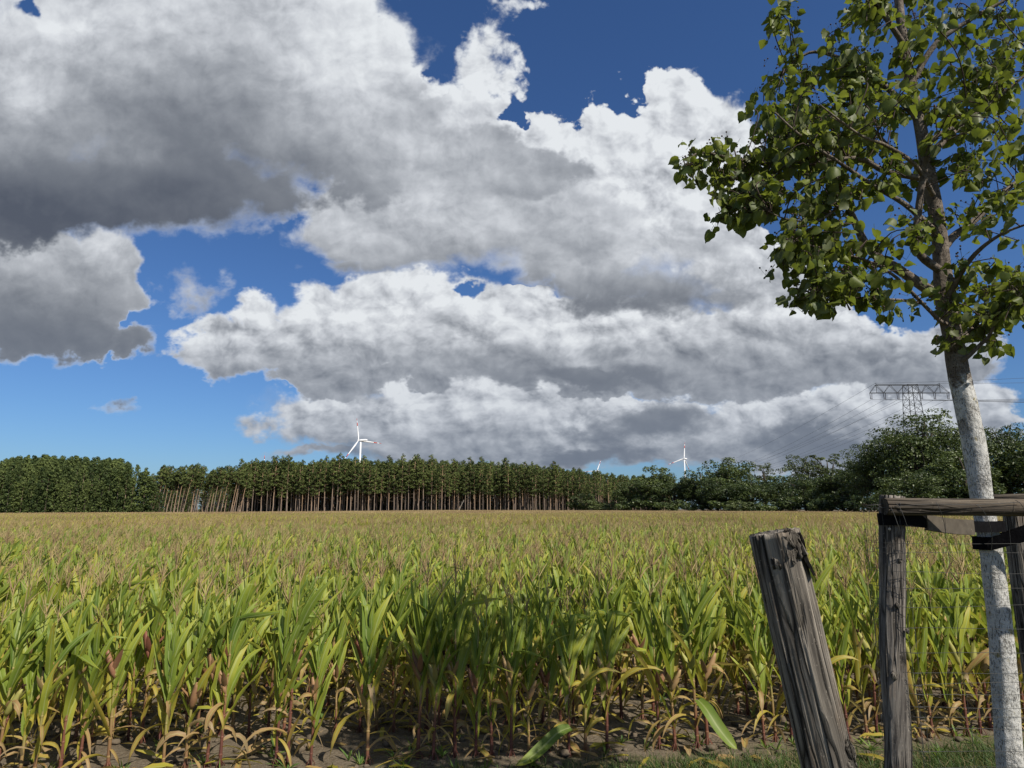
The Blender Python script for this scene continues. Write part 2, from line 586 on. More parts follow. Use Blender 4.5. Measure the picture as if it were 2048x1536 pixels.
def mat_foliage(name, dark, light, scale=0.5, translucent=0.25, spec=0.25, back=None, rnd=0.35, rough=0.5):
    m, N, out = new_mat(name)
    a = N.math('ADD', attr(N, 'age'), N.math('MULTIPLY_ADD', obj_random(N), rnd, -rnd / 2))
    a = N.math('ADD', a, N.math('MULTIPLY_ADD', N.noise(obj_coord(N), scale, 3, 0.6), 0.8, -0.4), clamp=True)
    col = N.mix(a, dark + (1,), light + (1,))
    leafy(N, out, col, None if back is None else N.mix(a, tuple(q * 0.8 for q in back) + (1,), back + (1,)), translucent, rough, spec, N.mix(0.4, col, (light[0] * 1.4, light[1] * 1.5, light[2] * 0.6, 1)))
    return m


def mat_pine_bark():
    m, N, out = new_mat('pine_bark')
    a = attr(N, 'age')
    n = N.noise(obj_coord(N), 2.0, 4, 0.6)
    a2 = N.math('ADD', N.math('ADD', a, N.math('MULTIPLY_ADD', n, 0.3, -0.15)), N.math('MULTIPLY_ADD', obj_random(N), 0.5, -0.25))
    col = N.ramp(a2, [(0.0, (0.15, 0.12, 0.10)), (0.3, (0.25, 0.19, 0.145)), (0.65, (0.36, 0.24, 0.155)), (1.0, (0.42, 0.28, 0.17))])
    principled(N, out, col, 0.9, 0.1)
    return m


def mat_weathered(name, light, dark, warm, crack_scale=1.0, moss=0.0):
    """Grey weathered wood: long grain, drying cracks, dirt; the grain runs along local z."""
    m, N, out = new_mat(name)
    oc = obj_coord(N)
    st = N.vec('MULTIPLY', oc, (1, 1, 0.045))
    bend = N.vec('SUBTRACT', N.noise(N.vec('MULTIPLY', oc, (1, 1, 0.5)), 5.0, 3, 0.5, color=True), (0.5, 0.5, 0.5))
    st = N.vec('ADD', st, N.vec('SCALE', bend, scale=0.035))
    g1 = N.noise(st, 60.0 * crack_scale, 6, 0.65)
    g2 = N.noise(st, 230.0, 4, 0.6)
    big = N.noise(oc, 7.0, 4, 0.6)
    crack = N.remap(N.voronoi(N.vec('MULTIPLY', st, (1, 1, 1)), 40.0 * crack_scale, 0, feature='DISTANCE_TO_EDGE'), 0.0, 0.13, 0.0, 1.0)
    crack_on = N.remap(N.noise(N.vec('MULTIPLY', oc, (1, 1, 0.2)), 13.0, 2, 0.5), 0.40, 0.52, 1.0, 0.0)
    crack = N.math('MAXIMUM', crack, crack_on)
    tone = N.math('ADD', N.math('MULTIPLY', g1, 0.75), N.math('MULTIPLY', g2, 0.25))
    col = N.mix(N.remap(tone, 0.40, 0.60), dark + (1,), light + (1,))
    col = N.mix(N.remap(big, 0.5, 0.72, 0.0, 0.55), col, warm + (1,))
    band = N.noise(N.vec('MULTIPLY', st, (1, 1, 0.8)), 17.0, 3, 0.55)
    col = N.mix(N.remap(band, 0.46, 0.64, 0.0, 0.72), col, tuple(q * 0.75 for q in dark) + (1,))
    col = N.mix(N.remap(crack, 0.0, 0.8, 0.9, 0.0), col, (0.008, 0.007, 0.006, 1))
    spots = N.remap(N.noise(oc, 95.0, 4, 0.65), 0.62, 0.70, 0.0, 0.55)
    col = N.mix(spots, col, tuple(min(1, q * 1.5) for q in light) + (1,))
    if moss:
        mm = N.remap(N.noise(oc, 17.0, 5, 0.7), 0.58, 0.68, 0.0, moss)
        col = N.mix(mm, col, (0.20, 0.16, 0.035, 1))
    h = N.math('ADD', N.math('MULTIPLY', crack, 0.8), N.math('MULTIPLY', tone, 0.6))
    principled(N, out, col, 0.9, 0.12, h, 1.0, 0.009)
    return m


def mat_whitewash():
    """Limewashed bark: white coat broken by dark vertical cracks, bare grey-brown bark above."""
    m, N, out = new_mat('limewashed_bark')
    oc = obj_coord(N)
    st = N.vec('MULTIPLY', oc, (1, 1, 0.22))
    n1 = N.noise(N.vec('MULTIPLY', oc, (1, 1, 0.30)), 210.0, 5, 0.7)
    n2 = N.noise(oc, 22.0, 5, 0.65)
    height = attr(N, 'age')
    paint = N.math('ADD', N.math('SUBTRACT', 1.0, height), N.math('MULTIPLY_ADD', n2, 0.55, -0.27))
    on = N.remap(paint, 0.46, 0.54)
    dark_crack = N.remap(N.math('ADD', n1, N.math('MULTIPLY_ADD', N.noise(oc, 14.0, 3, 0.6), 0.30, -0.15)), 0.56, 0.66, 0.0, 1.0)
    worn = N.remap(N.noise(oc, 9.0, 6, 0.7), 0.53, 0.62, 0.0, 0.95)
    white = N.mix(N.remap(n2, 0.3, 0.7), (0.36, 0.355, 0.33, 1), (0.52, 0.515, 0.49, 1))
    bark = N.mix(N.remap(n2, 0.3, 0.7), (0.085, 0.068, 0.055, 1), (0.19, 0.16, 0.13, 1))
    bark = N.mix(N.remap(N.noise(N.vec('MULTIPLY', oc, (1, 1, 3.5)), 16.0, 4, 0.6), 0.55, 0.7, 0.0, 0.5), bark, (0.28, 0.25, 0.21, 1))
    lichen = N.remap(N.noise(oc, 15.0, 4, 0.6), 0.63, 0.69, 0.0, 0.8)
    coat = N.mix(N.math('MULTIPLY', dark_crack, 0.75), white, (0.11, 0.10, 0.088, 1))
    coat = N.mix(N.math('MULTIPLY', worn, N.remap(height, 0.165, 0.30, 0.2, 1.0)), coat, bark)
    coat = N.mix(lichen, coat, (0.22, 0.17, 0.04, 1))
    col = N.mix(on, bark, coat)
    h = N.math('ADD', N.math('MULTIPLY', dark_crack, -0.5), N.math('MULTIPLY', n2, 0.9))
    h = N.math('ADD', h, N.math('MULTIPLY', N.math('MULTIPLY', on, N.math('SUBTRACT', 1.0, worn)), 0.4))
    principled(N, out, col, 0.88, 0.15, h, 1.0, 0.012)
    return m


M_LEAF = mat_corn_leaf()
M_STALK = mat_stalk()
M_TASSEL = mat_tassel()
M_HUSK = mat_husk()
M_SILK = mat_plain('corn_silk', (0.035, 0.018, 0.012), 0.9, 0.1)
M_POST = mat_weathered('weathered_post', (0.27, 0.24, 0.20), (0.065, 0.058, 0.05), (0.17, 0.125, 0.085))
M_STAKE = mat_weathered('stake_wood', (0.25, 0.225, 0.195), (0.06, 0.054, 0.05), (0.16, 0.12, 0.085), 1.2)
M_RAIL = mat_weathered('rail_wood', (0.155, 0.13, 0.10), (0.055, 0.046, 0.038), (0.12, 0.085, 0.055), 1.1)
M_DARKWOOD = mat_weathered('dark_wood', (0.05, 0.045, 0.04), (0.012, 0.011, 0.01), (0.05, 0.04, 0.03), 1.2)  # much darker wood tones, for the slab at the post top
M_KNOT = mat_weathered('knot_wood', (0.25, 0.225, 0.19), (0.04, 0.036, 0.03), (0.14, 0.105, 0.075), 2.5)
M_TRUNK = mat_whitewash()
M_PINEBARK = mat_pine_bark()


# ------------------------------------------------------------------ ground
from mathutils import noise as mnoise


def sstep(x, a, b):
    t = min(1.0, max(0.0, (x - a) / (b - a)))
    return t * t * (3 - 2 * t)


def land(x, y):
    """The broad lie of the land: the field falls a little to the far left."""
    return -2.3 * sstep(-x, 10, 190) * sstep(y, 20, 210) - 0.35 * sstep(x, 20, 160) * sstep(y, 20, 150)


def first_row(x):
    return 5.0 + 0.13 * x


def soil_relief(x, y):
    e = y - first_row(x)
    k = sstep(e, -0.55, -0.1)
    p = Vector((x, y, 0))
    n = mnoise.fractal(p * 3.1, 0.9, 2.1, 4) * 0.016 + abs(mnoise.noise(p * 9.0)) * 0.020 + max(0.0, mnoise.noise(p * 21.0)) * 0.018
    g = mnoise.noise(p * 2.0) * 0.012
    return n * k + g * (1 - k)


def ground_z(x, y):
    z = land(x, y)
    if abs(x) < 14 and 2.5 < y < 20:
        z += soil_relief(x, y)
    return z


def mat_ground():
    m, N, out = new_mat('field_soil_and_verge')
    pos = world_pos(N)
    sp = N.n.new('ShaderNodeSeparateXYZ')
    N.l.new(pos, sp.inputs[0])
    wob = N.noise(pos, 2.2, 5, 0.65)
    e = N.math('SUBTRACT', sp.outputs[1], N.math('MULTIPLY_ADD', sp.outputs[0], 0.13, 5.0))
    verge = N.remap(N.math('ADD', e, N.math('MULTIPLY_ADD', wob, 1.3, -0.65)), -0.42, -0.05, 1.0, 0.0)
    n1 = N.noise(pos, 7.0, 6, 0.65)
    n2 = N.noise(pos, 55.0, 5, 0.65)
    soil = N.mix(N.remap(n1, 0.3, 0.7), (0.058, 0.044, 0.029, 1), (0.118, 0.092, 0.062, 1))
    soil = N.mix(N.remap(n2, 0.35, 0.7), soil, (0.165, 0.138, 0.102, 1))
    straw = N.remap(N.noise(N.vec('MULTIPLY', pos, (1, 0.25, 1)), 60.0, 3, 0.6), 0.62, 0.70, 0.0, 0.6)
    soil = N.mix(straw, soil, (0.26, 0.19, 0.11, 1))
    turf = N.mix(N.remap(n2, 0.35, 0.65), (0.035, 0.055, 0.018, 1), (0.12, 0.10, 0.05, 1))
    col = N.mix(verge, soil, turf)
    principled(N, out, col, 0.95, 0.1, N.math('ADD', n1, N.math('MULTIPLY', n2, 0.5)), 0.7, 0.03)
    return m


def axis_steps(n, k, far):
    s = np.linspace(-1, 1, n)
    return far * np.sinh(k * s) / math.sinh(k)


gx = axis_steps(361, 9.0, 6000.0)
gy = axis_steps(361, 9.0, 6000.0) + 6.0
gb_v = []
for yv in gy:
    for xv in gx:
        gb_v.append((xv, yv, ground_z(xv, yv)))
nx = len(gx)
gb_f = [(j * nx + i, j * nx + i + 1, (j + 1) * nx + i + 1, (j + 1) * nx + i) for j in range(len(gy) - 1) for i in range(nx - 1)]
gme = bpy.data.meshes.new('ground')
gme.from_pydata(gb_v, [], gb_f)
gme.polygons.foreach_set('use_smooth', [True] * len(gb_f))
gme.materials.append(mat_ground())
ground = tag(link('ground', gme), kind='structure')


# ------------------------------------------------------------------ maize
WIND = Vector((0.10, 1.0, 0.0))


def leaf_blade(mb, p0, az, length, width, el, rng, n=8, age=0.2, tip=0.25, wind=1.0, droop=1.0, mat=0, curl=0.0):
    d = Vector((math.cos(az) * math.cos(el), math.sin(az) * math.cos(el), math.sin(el)))
    pos = Vector(p0)
    step = length / n
    d0, side, up = frame_at(d)
    if up.z < 0:
        side = -side
    twist = rng.uniform(-0.17, 0.17) + rng.uniform(-curl, curl)
    ph = rng.uniform(0, 6.28)
    rip = rng.uniform(0.05, 0.16)
    kink = rng.randint(3, n - 1) if n > 4 and rng.random() < 0.22 else -1
    verts, ages, uv = [], [], []
    for i in range(n + 1):
        t = i / n
        if t < 0.1:
            w = 0.5 + 4.0 * t
        elif t < 0.45:
            w = 0.9 + 0.1 * (t - 0.1) / 0.35
        else:
            w = max(0.02, 1 - ((t - 0.45) / 0.55) ** 1.9)
        w *= width / 2
        nrm = side.cross(d).normalized()
        v_up = w * (0.55 * (1 - t) + 0.12)
        r1 = math.sin(ph + t * 17) * rip * w * 2
        r2 = math.sin(ph * 1.7 + t * 15 + 1.5) * rip * w * 2
        verts += [pos + side * w + nrm * (v_up + r1), pos, pos - side * w + nrm * (v_up + r2)]
        ages += [age + (tip * t ** 2.2) + 0.05, age + tip * 0.6 * t ** 3, age + (tip * t ** 2.2) + 0.05]
        uv += [(0, t), (0.5, t), (1, t)]
        g = 0.9 * droop * (0.35 + t) * step * 2.0
        if i == kink:
            g += 0.9
        d = (d + Vector((0, 0, -g)) + WIND * (1.5 * wind * step * (0.3 + t)) + Vector((rng.uniform(-.05, .05), rng.uniform(-.05, .05), rng.uniform(-.05, .05)))).normalized()
        q = Quaternion(d, twist)
        side = (q @ (side - d * side.dot(d))).normalized()
        pos = pos + d * step
    faces = []
    for i in range(n):
        a = i * 3
        faces += [(a, a + 1, a + 4, a + 3), (a + 1, a + 2, a + 5, a + 4)]
    mb.add(verts, faces, ages, uv, mat)


def stalk_path(rng, h):
    lx, ly = rng.uniform(-.05, .05), rng.uniform(0.0, .10)
    n = 9
    return [Vector((lx * (i / n) ** 1.5 * h, ly * (i / n) ** 1.7 * h, -0.05 + (h + 0.05) * i / n)) for i in range(n + 1)]


def on_path(path, z):
    for a, b in zip(path, path[1:]):
        if b.z >= z:
            return a.lerp(b, (z - a.z) / (b.z - a.z))
    return path[-1].copy()


def tassel_mb(mb, p, rng, lod=0, mat=0):
    h = rng.uniform(0.16, 0.24) * (1.0 if lod == 0 else 1.15)
    lean = WIND * rng.uniform(0.1, 0.4) + Vector((rng.uniform(-.15, .15), 0, 0))
    n = 5 if lod == 0 else 3
    k = rng.randint(5, 8) if lod == 0 else (5 if lod == 1 else 7)
    jit = (lambda i, q: rng.uniform(0.65, 1.5))
    spike = [p + Vector((0, 0, h * i / n)) + lean * (h * 0.5 * (i / n) ** 2) for i in range(n + 1)]
    rr = (0.0031 if lod == 0 else 0.006 if lod == 1 else 0.023)
    tube(mb, spike, [rr * (1.1 - 0.6 * i / n) for i in range(n + 1)], 3, False, 0.5, mat, jit)
    for j in range(k):
        b = p + Vector((0, 0, h * 0.30 * j / k))
        a = rng.uniform(0, 6.28)
        el = rng.uniform(0.85, 1.35)
        d = Vector((math.cos(a) * math.cos(el), math.sin(a) * math.cos(el), math.sin(el)))
        L = rng.uniform(0.10, 0.17)
        pts, pos = [], b.copy()
        m = 4 if lod == 0 else 2
        for i in range(m + 1):
            pts.append(pos.copy())
            pos = pos + d * (L / m)
            d = (d + Vector((0, 0, -0.13)) * (4 / m) * .6 + WIND * 0.10).normalized()
        tube(mb, pts, [rr * (1.0 - 0.5 * i / m) for i in range(m + 1)], 3, False, 0.5, mat, jit)


def ear_mb(mb, p, az, rng, mat=0):
    tilt = rng.uniform(0.15, 0.5)
    d = Vector((math.cos(az) * math.sin(tilt), math.sin(az) * math.sin(tilt), math.cos(tilt)))
    L, r = rng.uniform(0.17, 0.22), rng.uniform(0.021, 0.027)
    prof = [0.35, 0.75, 1.0, 1.0, 0.85, 0.6, 0.3]
    pts = [p + d * (L * i / 6) for i in range(7)]
    tube(mb, pts, [r * q for q in prof], 7, True, 0.5, mat, lambda i, k: 1 + 0.12 * math.sin(k * 2.4 + i))
    for j in range(3):
        leaf_blade(mb, pts[1], az + j * 2.1, L * rng.uniform(0.8, 1.05), 0.035, 1.35 - tilt, rng, 4, 0.5, 0.2, 0.3, 0.2, mat)
    return pts[-1], d


def silk_mb(mb, p, d, rng, mat=0):
    for j in range(7):
        q = (d + Vector((rng.uniform(-1, 1), rng.uniform(-1, 1), rng.uniform(-.6, .3))) * 0.8).normalized()
        tube(mb, [p - d * 0.012, p + d * 0.014 + q * 0.012, p + d * 0.012 + q * 0.032 + Vector((0, 0, -0.012))], [0.0045, 0.004, 0.0015], 4, False, 0.5, mat)


def corn_parts(seed, sparse=False):
    """One maize plant: [(part name, MB, material, parent index)]."""
    rng = random.Random(seed)
    h = rng.uniform(0.86, 0.98)
    path = stalk_path(rng, h)
    parts = []
    mb = MB()
    tube(mb, path, [0.0125 - 0.0075 * (i / 9) for i in range(10)], 6, True, [0.02 + 0.95 * (i / 9) ** 0.9 for i in range(10)])
    for z in (0.08, 0.18, 0.30, 0.42, 0.54, 0.66, 0.78):
        p = on_path(path, z)
        tube(mb, [p - Vector((0, 0, .008)), p, p + Vector((0, 0, .008))], [0.011 - 0.006 * z, 0.0155 - 0.007 * z, 0.011 - 0.006 * z], 6, False, 0.25 + z * 0.5)
    for j in range(5):       # brace roots
        a = j * 1.26 + rng.random()
        tube(mb, [Vector((0.006 * math.cos(a), 0.006 * math.sin(a), 0.05)), Vector((0.03 * math.cos(a), 0.03 * math.sin(a), 0.015)), Vector((0.045 * math.cos(a), 0.045 * math.sin(a), -0.03))], 0.003, 3, False, 0.1)
    parts.append(('stalk', mb, M_STALK, -1))
    base_az = rng.uniform(-0.55, 0.55) + (0 if rng.random() < 0.5 else math.pi)
    nl = 17
    for i in range(nl):
        f = i / (nl - 1)
        z = 0.07 + (h - 0.10 - 0.07) * f
        az = base_az + (i % 2) * math.pi + rng.uniform(-0.5, 0.5)
        L = (0.28 + 0.25 * math.sin(math.pi * min(1, 0.15 + f * 0.75))) * rng.uniform(0.75, 1.15)
        wd = 0.031 + 0.018 * math.sin(math.pi * (0.2 + 0.6 * f)) + rng.uniform(-.008, .010)
        dry = f < 0.34 and rng.random() < (0.95 - f * 2.2)
        mb = MB()
        if dry:
            k_ = rng.random()
            leaf_blade(mb, on_path(path, z), az + rng.uniform(-.8, .8), L * rng.uniform(0.45, 0.8), wd * rng.uniform(0.35, 0.65), rng.uniform(-0.2, 1.15), rng, 8, rng.uniform(0.66, 0.92), 0.15, rng.uniform(0, .5), rng.uniform(3.0, 9.0), 0, 0.5)
        else:
            base_age = 0.44 - 0.27 * f + rng.uniform(-0.06, 0.10) + (0.22 if f < 0.42 and rng.random() < 0.5 else 0)
            leaf_blade(mb, on_path(path, z), az, L * (0.8 if f > 0.85 else 1), wd * (0.8 if f > 0.85 else 1), rng.uniform(1.08, 1.44) + 0.05 * f, rng, 9, base_age, rng.uniform(0.05, 0.38) + (0.2 if rng.random() < 0.2 else 0),
                       rng.uniform(0.4, 1.7), rng.choice((rng.uniform(0.15, 0.7), rng.uniform(0.3, 1.1), rng.uniform(1.0, 2.6))) * (1.25 - 0.5 * f))
        parts.append(('leaf', mb, M_LEAF, -1))
    for j in range(rng.randint(1, 3)):       # withered sheaths hanging down the stem
        mb = MB()
        z = rng.uniform(0.12, 0.5)
        leaf_blade(mb, on_path(path, z), rng.uniform(0, 6.28), rng.uniform(0.12, 0.30), rng.uniform(0.02, 0.045), rng.uniform(0.2, 1.3), rng, 7, rng.uniform(0.70, 0.98), 0.1, rng.uniform(0, .3), rng.uniform(7.0, 14.0), 0, 0.7)
        parts.append(('leaf', mb, M_LEAF, -1))
    if rng.random() < 0.85:
        ze = rng.uniform(0.36, 0.54)
        mb = MB()
        tip, d = ear_mb(mb, on_path(path, ze), base_az + rng.uniform(-.5, .5), rng)
        k = len(parts)
        parts.append(('ear', mb, M_HUSK, -1))
        mb = MB()
        silk_mb(mb, tip, d, rng)
        parts.append(('silk', mb, M_SILK, k))
    mb = MB()
    tube(mb, [path[-1] - Vector((0, 0, .02)), path[-1] + Vector((0, 0.01, 0.12))], [0.005, 0.0035], 4, False, 0.9)
    parts[0][1].join(mb)
    mb = MB()
    tassel_mb(mb, path[-1] + Vector((0, 0.01, 0.10)), rng, 0)
    parts.append(('tassel', mb, M_TASSEL, -1))
    return parts


CORN_MATS = [M_LEAF, M_STALK, M_TASSEL, M_HUSK, M_SILK]


def corn_whole(seed):
    mb = MB()
    for name, p, mat, par in corn_parts(seed):
        mb.join(p, None, CORN_MATS.index(mat))
    return mb


def corn_light(mb, x, y, z0, rng, lod):
    """A simpler plant for the middle and far field, added to MB at (x, y)."""
    h = rng.uniform(0.86, 0.99)
    path = [Vector((x + p.x, y + p.y, z0 + p.z)) for p in stalk_path(rng, h)]
    tone = rng.uniform(-0.10, 0.16)
    if lod == 1:
        tube(mb, path[::3], [0.012, 0.010, 0.007, 0.005], 3, False, [0.1, 0.4, 0.7, 1.0], 1)
    base_az = rng.uniform(-0.6, 0.6) + (0 if rng.random() < 0.5 else math.pi)
    zs = (0.35, 0.5, 0.62, 0.72, 0.80, 0.88, 0.95, 1.0) if lod == 1 else (0.62, 0.80, 0.92)
    for i, fz in enumerate(zs):
        L = rng.uniform(0.32, 0.52) if lod == 1 else rng.uniform(0.36, 0.52)
        leaf_blade(mb, on_path(path, z0 + h * fz * 0.98), base_az + (i % 2) * math.pi + rng.uniform(-.5, .5), L * (0.75 if fz > 0.9 else 1), rng.uniform(0.042, 0.060) if lod == 1 else 0.10, rng.uniform(1.0, 1.42), rng,
                   4 if lod == 1 else 3, 0.48 - 0.22 * fz + tone + 0.06, rng.uniform(0.1, 0.4), rng.uniform(0.5, 1.2), rng.uniform(0.4, 1.3), 0)
    tassel_mb(mb, path[-1] + Vector((0, 0, 0.09)), rng, lod, 2)
    if lod == 1:
        tube(mb, [path[-1], path[-1] + Vector((0, 0.01, 0.12))], 0.005, 3, False, 0.9, 1)


def corn_patch(seed, size, lod, spacing):
    rng = random.Random(seed)
    mb = MB()
    rows = int(round(size / 0.75))
    for r in range(rows):
        yy = -size / 2 + (r + 0.5) * 0.75
        k = int(size / spacing)
        for c in range(k):
            xx = -size / 2 + (c + rng.uniform(0.2, 0.8)) * spacing
            corn_light(mb, xx, yy + rng.uniform(-.05, .05) + 0.13 * xx, 0.0, rng, lod)
    return mb


ORD = ['first', 'second', 'third', 'fourth', 'fifth', 'sixth', 'seventh', 'eighth', 'ninth', 'tenth', 'eleventh', 'twelfth', 'thirteenth', 'fourteenth', 'fifteenth', 'sixteenth', 'seventeenth', 'eighteenth',
       'nineteenth', 'twentieth', 'twenty-first', 'twenty-second', 'twenty-third', 'twenty-fourth', 'twenty-fifth', 'twenty-sixth', 'twenty-seventh', 'twenty-eighth', 'twenty-ninth', 'thirtieth',
       'thirty-first', 'thirty-second', 'thirty-third', 'thirty-fourth', 'thirty-fifth', 'thirty-sixth']

# prototypes: part meshes shared by all the copies
N_PROTO = 18
corn_protos = []
for s in range(N_PROTO):
    ps = []
    for name, mb, mat, par in corn_parts(100 + s):
        ps.append((name, mb.mesh('corn_' + name, mat), par))
    corn_protos.append(ps)

rng = random.Random(8)
spots = []
for r in range(46):
    x = -34.0
    while x < 34.0:
        x += rng.uniform(0.10, 0.155) + (rng.uniform(0.1, 0.3) if rng.random() < 0.06 else 0)
        spots.append((x + rng.uniform(-.02, .02), first_row(x) + r * 0.66 + rng.uniform(-.05, .05), r))
HALF = math.tan(math.atan(1024 / FPX)) * 1.0


def in_view(x, y, margin=0.25):
    return abs(x) < 0.765 * y + margin


seen = sorted((s for s in spots if in_view(s[0], s[1], 0.05)), key=lambda s: math.hypot(s[0], s[1]))
near = seen[:300]
near_set = set(near)
row_n = {}
FRONT = sorted((s for s in near if s[2] == 0), key=lambda s: -s[0])
POST_X = 1.95
left_of_post = [s for s in FRONT if s[0] < POST_X]
right_of_post = [s for s in reversed(FRONT) if s[0] >= POST_X]


def corn_label(s):
    r = s[2]
    if r == 0:
        if s in left_of_post:
            return 'front-row corn plant, %s to the left of the thick leaning post' % ORD[left_of_post.index(s)], 'corn plants in the front row'
        return 'front-row corn plant, %s to the right of the thick leaning post' % ORD[right_of_post.index(s)], 'corn plants in the front row'
    return 'tasselled green corn plant in the %s row of the field behind the grass verge' % ORD[r], 'corn plants of the %s row' % ORD[r]


for s in near:
    x, y, r = s
    lb, gp = corn_label(s)
    k = rng.randrange(N_PROTO)
    root = thing('corn_plant', lb, 'corn plant', (x, y, ground_z(x, y)), gp, rng.uniform(-0.25, 0.25))
    sc_ = rng.uniform(0.86, 1.10)
    root.scale = (sc_, sc_, sc_ * rng.uniform(0.95, 1.05))
    made = []
    for name, me, par in corn_protos[k]:
        made.append(link(name, me, root if par < 0 else made[par]))

# two front-row leaves that hang down to the ground on their own
def hanging_leaf(plant_px, pts_px, width, age, tip):
    best = min(FRONT, key=lambda s: abs(1024 + FPX * s[0] / (s[1] * CT) - plant_px))
    root = next(o for o in COL.objects if o.name.startswith('corn_plant') and abs(o.location.x - best[0]) < 1e-4 and abs(o.location.y - best[1]) < 1e-4)
    inv = (Matrix.LocRotScale(root.location, root.rotation_euler.to_quaternion(), root.scale)).inverted()
    pts = smooth_path([inv @ p for p in pts_px], 12)
    mb = MB()
    verts, ages, uv = [], [], []
    for i, p in enumerate(pts):
        t = i / 11
        d = (pts[min(i + 1, 11)] - pts[max(i - 1, 0)]).normalized()
        side = d.cross(Vector((0, -0.75, 0.65))).normalized()
        nr = side.cross(d)
        w = width / 2 * (0.6 + 0.4 * min(1, t * 4)) * max(0.03, 1 - max(0, (t - 0.5) / 0.5) ** 2)
        if nr.z < 0:
            nr = -nr
        verts += [p + side * w + nr * w * 0.4, p, p - side * w + nr * w * 0.4]
        ages += [age + tip * t ** 3, age + tip * t ** 4, age + tip * t ** 3]
        uv += [(0, t), (0.5, t), (1, t)]
    mb.add(verts, [q for i in range(11) for q in ((i * 3, i * 3 + 1, i * 3 + 4, i * 3 + 3), (i * 3 + 1, i * 3 + 2, i * 3 + 5, i * 3 + 4))], ages, uv)
    mb.build('leaf', M_LEAF, root)


hanging_leaf(1140, [at(1141, 1455, 5.0), at(1115, 1466, 4.93), at(1085, 1495, 4.85), at(1055, 1520, 4.78), at(1030, 1531, 4.74)], 0.085, 0.06, 0.55)
hanging_leaf(1395, [at(1396, 1400, 5.1), at(1412, 1418, 5.0), at(1436, 1455, 4.93), at(1460, 1485, 4.9), at(1474, 1498, 4.88)], 0.08, 0.16, 0.2)

# the rest of the field: one object, instanced
lib = bpy.data.collections.new('field_sources')
lib_count = 0


def lib_add(mb, mats):
    global lib_count
    me = mb.mesh('field_source', mats)
    o = bpy.data.objects.new('field_source_%03d' % lib_count, me)
    lib.objects.link(o)
    lib_count += 1
    return lib_count - 1


near_ids = [lib_add(corn_whole(300 + i), CORN_MATS) for i in range(14)]
mid_ids = [lib_add(corn_patch(500 + i, 3.0, 1, 0.14), CORN_MATS) for i in range(6)]
far_ids = [lib_add(corn_patch(600 + i, 6.0, 2, 0.26), CORN_MATS) for i in range(5)]


def scatter_object(name, pts, variants, rots, sizes, collection, parent=None):
    """ONE object that instances the collection's meshes on its own vertices."""
    me = bpy.data.meshes.new(name)
    me.from_pydata(pts, [], [])
    a = me.attributes.new('variant', 'INT', 'POINT')
    a.data.foreach_set('value', np.asarray(variants, dtype=np.int32))
    a = me.attributes.new('turn', 'FLOAT_VECTOR', 'POINT')
    a.data.foreach_set('vector', np.asarray(rots, dtype=np.float32).ravel())
    a = me.attributes.new('size', 'FLOAT_VECTOR', 'POINT')
    a.data.foreach_set('vector', np.asarray(sizes, dtype=np.float32).ravel())
    o = link(name, me, parent)
    ng = bpy.data.node_groups.new(name, 'GeometryNodeTree')
    ng.interface.new_socket('Geometry', in_out='INPUT', socket_type='NodeSocketGeometry')
    ng.interface.new_socket('Geometry', in_out='OUTPUT', socket_type='NodeSocketGeometry')
    gi = ng.nodes.new('NodeGroupInput')
    go = ng.nodes.new('NodeGroupOutput')
    ip = ng.nodes.new('GeometryNodeInstanceOnPoints')
    ci = ng.nodes.new('GeometryNodeCollectionInfo')
    ci.inputs['Collection'].default_value = collection
    ci.inputs['Separate Children'].default_value = True
    ci.inputs['Reset Children'].default_value = True

    def named(nm, ty):
        n = ng.nodes.new('GeometryNodeInputNamedAttribute')
        n.data_type = ty
        n.inputs['Name'].default_value = nm
        return n.outputs['Attribute']
    e2r = ng.nodes.new('FunctionNodeEulerToRotation')
    ng.links.new(named('turn', 'FLOAT_VECTOR'), e2r.inputs[0])
    ng.links.new(gi.outputs[0], ip.inputs['Points'])
    ng.links.new(ci.outputs[0], ip.inputs['Instance'])
    ip.inputs['Pick Instance'].default_value = True
    ng.links.new(named('variant', 'INT'), ip.inputs['Instance Index'])
    ng.links.new(e2r.outputs[0], ip.inputs['Rotation'])
    ng.links.new(named('size', 'FLOAT_VECTOR'), ip.inputs['Scale'])
    ng.links.new(ip.outputs[0], go.inputs[0])
    md = o.modifiers.new('instances', 'NODES')
    md.node_group = ng
    return o


FAR_EDGE = [(-400, 205), (-170, 205), (-110, 214), (-60, 222), (0, 226), (40, 215), (62, 172), (80, 140), (100, 104), (400, 90)]


def far_edge(x):
    for (x0, y0), (x1, y1) in zip(FAR_EDGE, FAR_EDGE[1:]):
        if x0 <= x <= x1:
            return y0 + (y1 - y0) * (x - x0) / (x1 - x0)
    return 200


pts, var, rot, siz = [], [], [], []
MID0 = 26.0
for s in spots:
    x, y, r = s
    if s in near_set or not in_view(x, y, 4.5) or y - 0.13 * x > MID0 - 0.02:
        continue
    q = rng.uniform(0.88, 1.12)
    pts.append((x, y, ground_z(x, y)))
    var.append(rng.choice(near_ids))
    rot.append((0, 0, rng.uniform(-.25, .25)))
    siz.append((q, q, q * rng.uniform(0.95, 1.05)))
FAR0 = MID0 + 3.0 * 17
for ids, size, y0, y1 in ((mid_ids, 3.0, MID0, FAR0), (far_ids, 6.0, FAR0, 240.0)):
    y = y0 + size / 2
    while y < y1:
        x = -size * round(0.85 * y / size) - size
        while x < 0.85 * y + size:
            yy = y + 0.13 * x
            if yy < far_edge(x) - size * 0.3 and in_view(x, yy, size + 4.0) and yy > y0 * 0.5:
                pts.append((x, yy, land(x, yy)))
                var.append(rng.choice(ids))
                rot.append((0, 0, 0))
                q = rng.uniform(0.95, 1.05)
                siz.append((1, 1, q))
            x += size
        y += size
